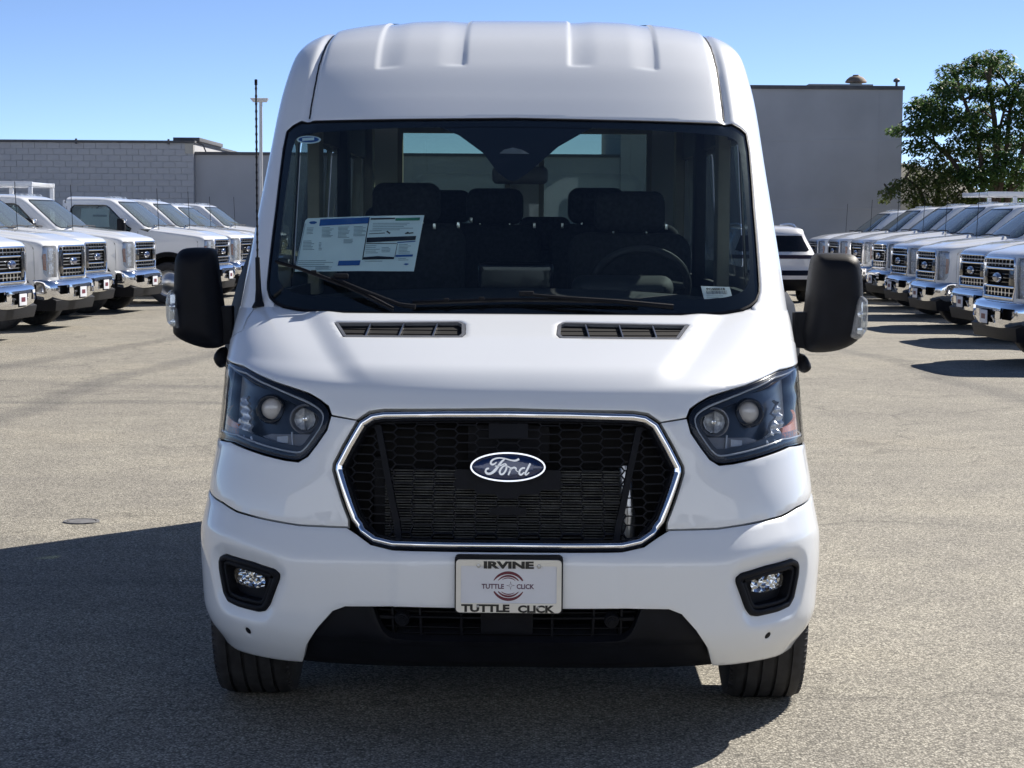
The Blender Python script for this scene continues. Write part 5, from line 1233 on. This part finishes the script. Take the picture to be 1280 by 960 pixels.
    if rack:
        for s in (-1, 1): MB().box(*sorted((s * .74, s * 1.04)), 3.25, 6.00, .80, 1.42).build('tool_locker', M_TRUCKW, bx0, bevel=.02)
        MB().box(-.74, .74, 3.25, 6.00, .80, .86).build('deck', M_STEEL, bx0); MB().box(-1.0, 1.0, 3.26, 3.30, 1.42, 2.12).build('headboard', M_RUST, bx0)
        for s in (-1, 1):
            for y in (3.30, 4.20, 5.10, 5.95): MB().box(*sorted((s * .94, s * 1.02)), y - .04, y + .04, 1.42, 2.26).build('rack_post', M_TRUCKW, bx0, bevel=.008)
            MB().box(*sorted((s * .93, s * 1.03)), 2.70, 6.00, 2.26, 2.36).build('rack_rail', M_TRUCKW, bx0, bevel=.02)
        for y in (2.72, 3.30, 4.20, 5.10, 5.95): MB().box(-.93, .93, y - .04, y + .04, 2.27, 2.35).build('rack_crossbar', M_TRUCKW, bx0, bevel=.008)
    else:
        for s in (-1, 1): MB().box(*sorted((s * .92, s * 1.02)), 3.25, 5.90, .85, 1.30).build('bed_side', M_TRUCKW, bx0, bevel=.02)
        MB().box(-.92, .92, 3.26, 5.90, .80, .86).build('deck', M_STEEL, bx0); MB().box(-.92, .92, 3.25, 3.30, .86, 1.38).build('headboard', M_TRUCKW, bx0, bevel=.01)
        MB().box(-.92, .92, 5.84, 5.90, .86, 1.30).build('tailgate', M_TRUCKW, bx0, bevel=.01)
    return t
proto = {False: make_truck(False), True: make_truck(True)}; used = {False: False, True: False}
ORD = ['first', 'second', 'third', 'fourth', 'fifth', 'sixth', 'seventh', 'eighth', 'ninth', 'tenth']
def put_truck(x, y, heading, rack, label, group, sc=1.0):
    t = proto[rack] if not used[rack] else copy_tree(proto[rack]); used[rack] = True
    t.location = (x, y, 0); t.rotation_euler = (0, 0, heading); sc *= 1 + .022 * math.sin(x * 7.3 + y * 3.1); t.scale = (sc, sc, sc)
    tag(t, label, 'truck', group); return t
# truck local front faces -y; left row noses point to +x, right row to -x
LEFT = [(-6.7, 28.3, True, 5), (-6.62, 31.9, True, 6), (-6.95, 35.4, True, 5), (-6.55, 37.9, False, 6), (-5.75, 42.2, False, 5), (-5.75, 46.2, False, 6), (-5.9, 50.2, False, 6), (-6.0, 55.5, False, 6)]
RIGHT = [(5.75, 25.2, False, 3), (6.55, 30.3, False, 4), (6.65, 34.2, False, 3), (6.95, 38.2, False, 3), (7.25, 42.0, False, 3), (7.45, 46.0, True, 3), (7.55, 50.0, False, 3), (7.7, 54.5, False, 3)]
for i, (x, y, rk, a) in enumerate(LEFT):
    k = ORD[len(LEFT) - 1 - i]
    t = put_truck(x, y, R(90 - a), rk, 'white heavy truck%s, %s from the block wall in its nose-out row' % (' with overhead ladder rack' if rk else ' with plain bed', k), 'trucks in the row on the block building side')
    if i == 3:
        po = empty('door_sticker_sheet', parent=t)
        MB().add([(-.935, 2.16, 1.50), (-.935, 2.76, 1.50), (-.845, 2.74, 1.86), (-.845, 2.20, 1.86)], [(3, 2, 1, 0)]).build('sheet', M_PAPER, po)
        MB().add([(-.900, 2.22, 1.70), (-.900, 2.50, 1.70), (-.890, 2.50, 1.74), (-.890, 2.22, 1.74)], [(3, 2, 1, 0)]).build('print', M_PRINTGREY, po)
put_truck(-16.15, 44.2, R(-90), True, 'white rack-bodied truck parked tail-out behind the other trucks by the block wall', None, 1.03)
for i, (x, y, rk, a) in enumerate(RIGHT):
    k = ORD[len(RIGHT) - 1 - i]
    put_truck(x, y, R(-90 + a), rk, 'white heavy truck%s, %s from the tall stucco building nose-out' % (' with overhead rack' if rk else ' with plain bed', k), 'trucks in the row on the tree side')
# ================================================================ WHITE CROSSOVER seen from behind
cr = empty('crossover_car', (5.56, 44.2, 0), R(3), 'white crossover car seen from behind beside the row of trucks', 'car')
_CW = np.array([[.2, .86], [.5, .96], [.75, .975], [1.0, .955], [1.1, .92], [1.5, .74], [1.7, .70]])
def CWZ(z): return pchip(_CW[:, 0], _CW[:, 1], np.asarray(z, float))
CS = Surf([(y, z, float(CWZ(z - H)), G, H, .6) for (y, z, G, H) in [(.20, .25, .40, 0), (.06, .38, .45, 0), (.0, .56, .45, 0), (.02, .66, .45, 0), (.08, .72, .42, 0), (.10, .95, .42, 0), (.13, 1.03, .42, 0), (.18, 1.08, .40, 0), (.40, 1.40, .32, 0), (.46, 1.50, .28, .0), (.50, 1.55, .25, .02), (.9, 1.625, .10, .08), (1.6, 1.65, 0, .10), (3.0, 1.62, 0, .10)]])
def cz(z): return float(CS.v_at(z))
M_CARW = noise_vary(principled('car_white_paint', (.78, .78, .79), .4, 0, .5, 1.0), 2, .97, 1.0)
M_TAIL = noise_vary(principled('dark_tail_lens', (.03, .008, .008), .1, 0, .5, 1.0), 20, .8, 1.2)
def band(nm, z0, z1, s, mat, off=0., th=.02): panel_obj(nm, CS, [np.array([(-s, cz(z0)), (s, cz(z0)), (s, cz(z1)), (-s, cz(z1))])], mat, cr, spacing=.06, off=off, thick=th)
band('lower_bumper', .25, .50, 1.0, M_BLACKPL); band('bumper_strip', .505, .58, 1.0, M_CARW, .008); band('bumper_insert', .583, .69, 1.0, M_GLOSSBLK); band('tailgate', .693, .935, 1.0, M_CARW); band('lamp_strip', .938, 1.015, 1.0, M_TAIL, .004); band('tailgate_top', 1.018, 1.075, 1.0, M_CARW)
gw = CS.solve(np.array([(-.72, 1.085), (.72, 1.085), (.80, 1.12), (.66, 1.43), (-.66, 1.43), (-.80, 1.12)]), lambda P: np.stack([P[:, 0], P[:, 2]], 1), grid=(-1, 1))
panel_obj('rear_pillars', CS, [np.array([(-1, cz(1.078)), (1, cz(1.078)), (1, cz(1.46)), (-1, cz(1.46))]), gw], M_CARW, cr, spacing=.06, thick=.02)
panel_obj('rear_window', CS, [gw], M_GLOSSBLK, cr, spacing=.08, off=-.004, thick=0); panel_obj('roof', CS, [np.array([(-1, cz(1.463)), (1, cz(1.463)), (1, CS.vmax), (-1, CS.vmax)])], M_CARW, cr, spacing=.1, thick=.02)
for s in (-1, 1):
    Pq = CS.base(np.ones(20), np.linspace(cz(.40), CS.vmax, 20)); ol = [(p[1] + .002, p[2]) for p in Pq] + [(3.3, 1.50), (4.0, 1.05), (4.75, .95), (4.85, .4), (4.3, .35), (3.9, .7), (3.5, .35), (1.45, .35), (1.35, .62), (1.05, .72), (.75, .62), (.66, .38)]
    V2, T2, _ = cdt_fill([np.array(ol)], .15); link('body_side', mesh(np.stack([CWZ(V2[:, 1]) * s, V2[:, 0], V2[:, 1]], 1), T2 if s > 0 else T2[:, ::-1], smooth=True), M_CARW, cr)
    dwn = np.array([(.85, 1.12), (3.4, 1.10), (2.7, 1.50), (1.0, 1.48)]); V2, T2, _ = cdt_fill([dwn], .15); link('side_window', mesh(np.stack([(CWZ(V2[:, 1]) + .004) * s, V2[:, 0], V2[:, 1]], 1), T2 if s > 0 else T2[:, ::-1], smooth=True), M_GLOSSBLK, cr)
    for y in (1.05, 3.9): tyre_wheel(cr, s * .82, y, .36, .24, s, .23, M_SATIN, False)
    MB().tube([(s * .58, .75, 1.60), (s * .58, 1.0, 1.655), (s * .58, 1.6, 1.68), (s * .58, 2.6, 1.655)], .02, 6).build('roof_rail', M_SATIN, cr, smooth=True)
MB().box(-.88, .88, .3, 4.6, .25, .40).build('underbody', M_DARK, cr); MB().hexa([(-.9, 4.1, .4), (.9, 4.1, .4), (.8, 4.85, .4), (-.8, 4.85, .4)], [(-.9, 3.6, 1.05), (.9, 3.6, 1.05), (.8, 4.75, .9), (-.8, 4.75, .9)]).build('front_end', M_CARW, cr, bevel=.05)
MB().lathe([(.001, .012), (.05, .008), (.055, 0)], (0, .10, .88), (0, -1, 0), 20).build('badge', M_CHROME, cr, smooth=True)
MB().box(-.15, .15, -.02, .02, .60, .70).build('plate', M_PLATEW, cr, bevel=.004)

# ================================================================ TREES
M_BARK = noise_vary(principled('grey_brown_bark', (.11, .085, .065), .9, 0, .2), 8, .7, 1.3, bump=.6, bump_scale=40)
def leaf_mat(name, c1, c2):
    m = principled(name, c1, .55, 0, .35); nt = m.node_tree; b = nt.nodes['Principled BSDF']; gi = nt.nodes.new('ShaderNodeNewGeometry')
    r = nt.nodes.new('ShaderNodeValToRGB'); r.color_ramp.elements[0].color = (*c1, 1); r.color_ramp.elements[1].color = (*c2, 1); nt.links.new(gi.outputs['Random Per Island'], r.inputs[0]); nt.links.new(r.outputs[0], b.inputs['Base Color'])
    tl = nt.nodes.new('ShaderNodeBsdfTranslucent'); nt.links.new(r.outputs[0], tl.inputs[0]); mx = nt.nodes.new('ShaderNodeMixShader'); mx.inputs[0].default_value = .5; nt.links.new(b.outputs[0], mx.inputs[1]); nt.links.new(tl.outputs[0], mx.inputs[2]); nt.links.new(mx.outputs[0], nt.nodes['Material Output'].inputs[0])
    return m
M_LEAF = leaf_mat('dark_green_leaves', (.040, .088, .030), (.14, .23, .070)); M_LEAF2 = leaf_mat('light_green_leaves', (.06, .10, .03), (.19, .23, .07))
def leaves(nm, clumps, per, ls, mat, parent, seed):
    rg = np.random.default_rng(seed); V = []; F = []; n = 0
    for (c, r, dn) in clumps:
        k = int(per * dn)
        for _ in range(k):
            d = rg.normal(size=3); d /= np.linalg.norm(d); rad = rg.random() ** .45; p = np.array(c) + d * np.array(r) * rad
            a = rg.uniform(0, 2 * math.pi); dr = np.array([math.cos(a), math.sin(a), -.35 - .5 * rg.random()]); dr /= np.linalg.norm(dr)
            sd = np.cross(dr, [0, 0, 1]); sd /= np.linalg.norm(sd); sd = sd + np.array([0, 0, rg.uniform(-.5, .5)]); L = ls * rg.uniform(.6, 1.5); w = L * .19
            V += [p, p + dr * L * .5 + sd * w, p + dr * L, p + dr * L * .5 - sd * w]; F.append((n, n + 1, n + 2, n + 3)); n += 4
    return link(nm, mesh(V, F), mat, parent)
def tree(nm, label, cat, base, stems, clumps, per, ls, mat, seed, group=None):
    e = empty(nm, base, 0, label, cat, group); b = np.array(base); rg = np.random.default_rng(seed + 50); tk = MB()
    for (pts, r0) in stems:
        tk.tube([np.array(p) - b for p in pts], list(np.linspace(r0, r0 * .3, len(pts))), 7)
    cl = [(np.array(c) - b, r, dn) for (c, r, dn) in clumps]
    for (c, r, dn) in cl:       # a limb into each clump from the closest stem
        best = min(((np.linalg.norm(np.array(p) - b - c) + max(0, (np.array(p) - b - c)[2]) * 3, np.array(p) - b) for (pts, _) in stems for p in pts[1:]), key=lambda q: q[0])[1]
        if np.linalg.norm(best - c) > .25: tk.tube([best, (best + c) / 2 + rg.normal(size=3) * .12, c + rg.normal(size=3) * .1], [.045, .03, .012], 5)
    tk.build('trunk', M_BARK, e, smooth=True); leaves('crown', cl, per, ls, mat, e, seed); return e
TD = 63.0
def tp(px, py, dd=0): return tuple(pxw(px, py, TD + dd))
bs = (tp(1232, 300)[0], TD, 0)
stems = [([bs, tp(1226, 262), tp(1212, 235), tp(1190, 200), tp(1168, 178), tp(1150, 165)], .13), ([bs, tp(1240, 240), tp(1246, 200), tp(1243, 150), tp(1236, 100), tp(1240, 75)], .14), ([bs, tp(1250, 235), tp(1258, 190), tp(1262, 140), tp(1268, 110)], .12),
         ([bs, tp(1262, 240), tp(1275, 200), tp(1290, 150), tp(1300, 120)], .12), ([bs, tp(1228, 215), tp(1222, 170), tp(1205, 125), tp(1195, 95)], .10), ([bs, tp(1246, 215), tp(1250, 160), tp(1262, 110)], .09)]
rt = np.random.default_rng(8)
cl_px = [(1195, 88, 24, 12), (1190, 105, 24, 12), (1240, 72, 26, 12), (1252, 86, 22, 12), (1230, 92, 22, 10), (1216, 78, 14, 9), (1160, 128, 22, 13), (1150, 135, 20, 13), (1185, 118, 16, 12), (1130, 162, 22, 9), (1160, 155, 28, 16), (1150, 182, 22, 13), (1180, 140, 20, 14), (1205, 150, 26, 14), (1222, 140, 22, 16), (1210, 172, 26, 14), (1240, 168, 28, 14), (1200, 190, 24, 10), (1235, 190, 30, 12), (1225, 208, 28, 11), (1262, 180, 20, 14), (1275, 150, 18, 20), (1272, 115, 18, 16), (1278, 95, 14, 9), (1262, 200, 20, 12), (1210, 218, 22, 10), (1232, 118, 18, 10), (1252, 128, 14, 10), (1292, 170, 20, 24), (1300, 130, 24, 22), (1262, 228, 26, 12), (1280, 215, 20, 14), (1225, 228, 20, 12), (1310, 200, 24, 24), (1288, 120, 16, 14), (1245, 110, 16, 9), (1215, 110, 14, 9), (1175, 160, 18, 10), (1190, 210, 20, 12), (1245, 215, 22, 12), (1275, 235, 20, 12), (1250, 240, 22, 10), (1175, 110, 12, 8)]
k_ = TD / FPX
clumps = []
for (x, y, rx, ry) in cl_px:
    d_ = rt.uniform(-1.6, 1.6)
    clumps.append((tp(x, y, d_), (rx * k_ * 1.12, rx * k_ * 1.2, ry * k_ * .95), rx * ry / 300))
tree('tall_tree', 'tall open dark green tree with several bare stems beside the stucco building', 'tree', bs, stems, clumps, 560, .16, M_LEAF, 4)
b2 = (tp(1165, 300)[0], TD - .5, 0)
st2 = [([b2, tp(1160, 262, -.5), tp(1148, 235, -.5), tp(1132, 222, -.5), tp(1112, 240, -.5)], .08), ([b2, tp(1172, 250, -.5), tp(1175, 215, -.5), tp(1170, 195, -.5)], .08), ([b2, tp(1190, 255, -.5), tp(1205, 235, -.5)], .06)]
cl2 = [((tp(x, y, -.5 + rt.uniform(-1, .6))), (rx * k_, rx * k_ * 1.1, ry * k_), rx * ry / 260) for (x, y, rx, ry) in ((1112, 240, 14, 8), (1128, 230, 18, 9), (1105, 250, 8, 4), (1150, 222, 22, 16), (1142, 246, 18, 14), (1168, 205, 20, 14), (1172, 232, 24, 18), (1158, 258, 24, 14), (1192, 222, 18, 14), (1190, 248, 24, 14), (1212, 250, 20, 12), (1140, 205, 12, 9), (1180, 186, 14, 8))]
tree('leafy_shrub', 'lower bushy light green shrub tree against the stucco building corner', 'tree', b2, st2, cl2, 520, .13, M_LEAF2, 9)
b3 = (tp(1300, 300)[0], TD + 3, 0)
cl3 = [((tp(x, y, 3 + rt.uniform(-1, 1))), (rx * k_, rx * k_, ry * k_), rx * ry / 260) for (x, y, rx, ry) in ((1250, 250, 26, 10), (1285, 245, 26, 14), (1320, 235, 30, 22), (1220, 255, 20, 8))]
tree('dark_hedge_tree', 'low dark green hedge tree behind the tall tree stems', 'tree', b3, [([b3, tp(1300, 262, 3), tp(1300, 240, 3)], .1)], cl3, 380, .18, M_LEAF, 13)
# far pale hill glimpsed through the stems
hx = np.linspace(-500, 900, 60); hz = 26 + 16 * np.sin(hx / 90) + 10 * np.sin(hx / 37 + 1)
hv = [(x, 1300, -2) for x in hx] + [(x, 1360 + 20 * math.sin(x / 50), z) for x, z in zip(hx, hz)] + [(x, 1700, -2) for x in hx]
link('hill', mesh(hv, [(i + j * 60, i + 1 + j * 60, i + 61 + j * 60, i + 60 + j * 60) for j in range(2) for i in range(59)], smooth=True), noise_vary(principled('dry_hill', (.20, .19, .16), .95), .01, .8, 1.15), kind='structure')

# ================================================================ unseen building added behind the camera to bounce sunlight onto the van
M_BOUNCE = noise_vary(principled('bounce_wall_blue', (.70, .77, .88), .85), .4, .92, 1.05)  # blue tint cools the light this added wall throws into the shade
sh = empty('bounce_building', (0, -14, 0), 0, 'unseen pale blue building added to bounce light, with tall ground-floor windows', 'building')
MB().box(-42, 42, -18, 0, 3.2, 9.6).build('upper_wall', M_BOUNCE, sh)
for k in range(15): MB().box(-42 + k * 6 - .5, -42 + k * 6 + .5, -.6, 0.05, 0, 3.2).build('pier', M_BOUNCE, sh)
for k in range(14): MB().box(-42 + k * 6 + .5, -42 + k * 6 + 5.5, -.5, -.45, 0, 3.2).build('added_window', M_TRGLASS, sh)
MB().box(-42, 42, -18, -6, 0, 3.2).build('rear_wall', M_BOUNCE, sh); MB().box(-42.3, 42.3, -18, .3, 9.6, 9.9).build('cornice', M_COPING, sh)
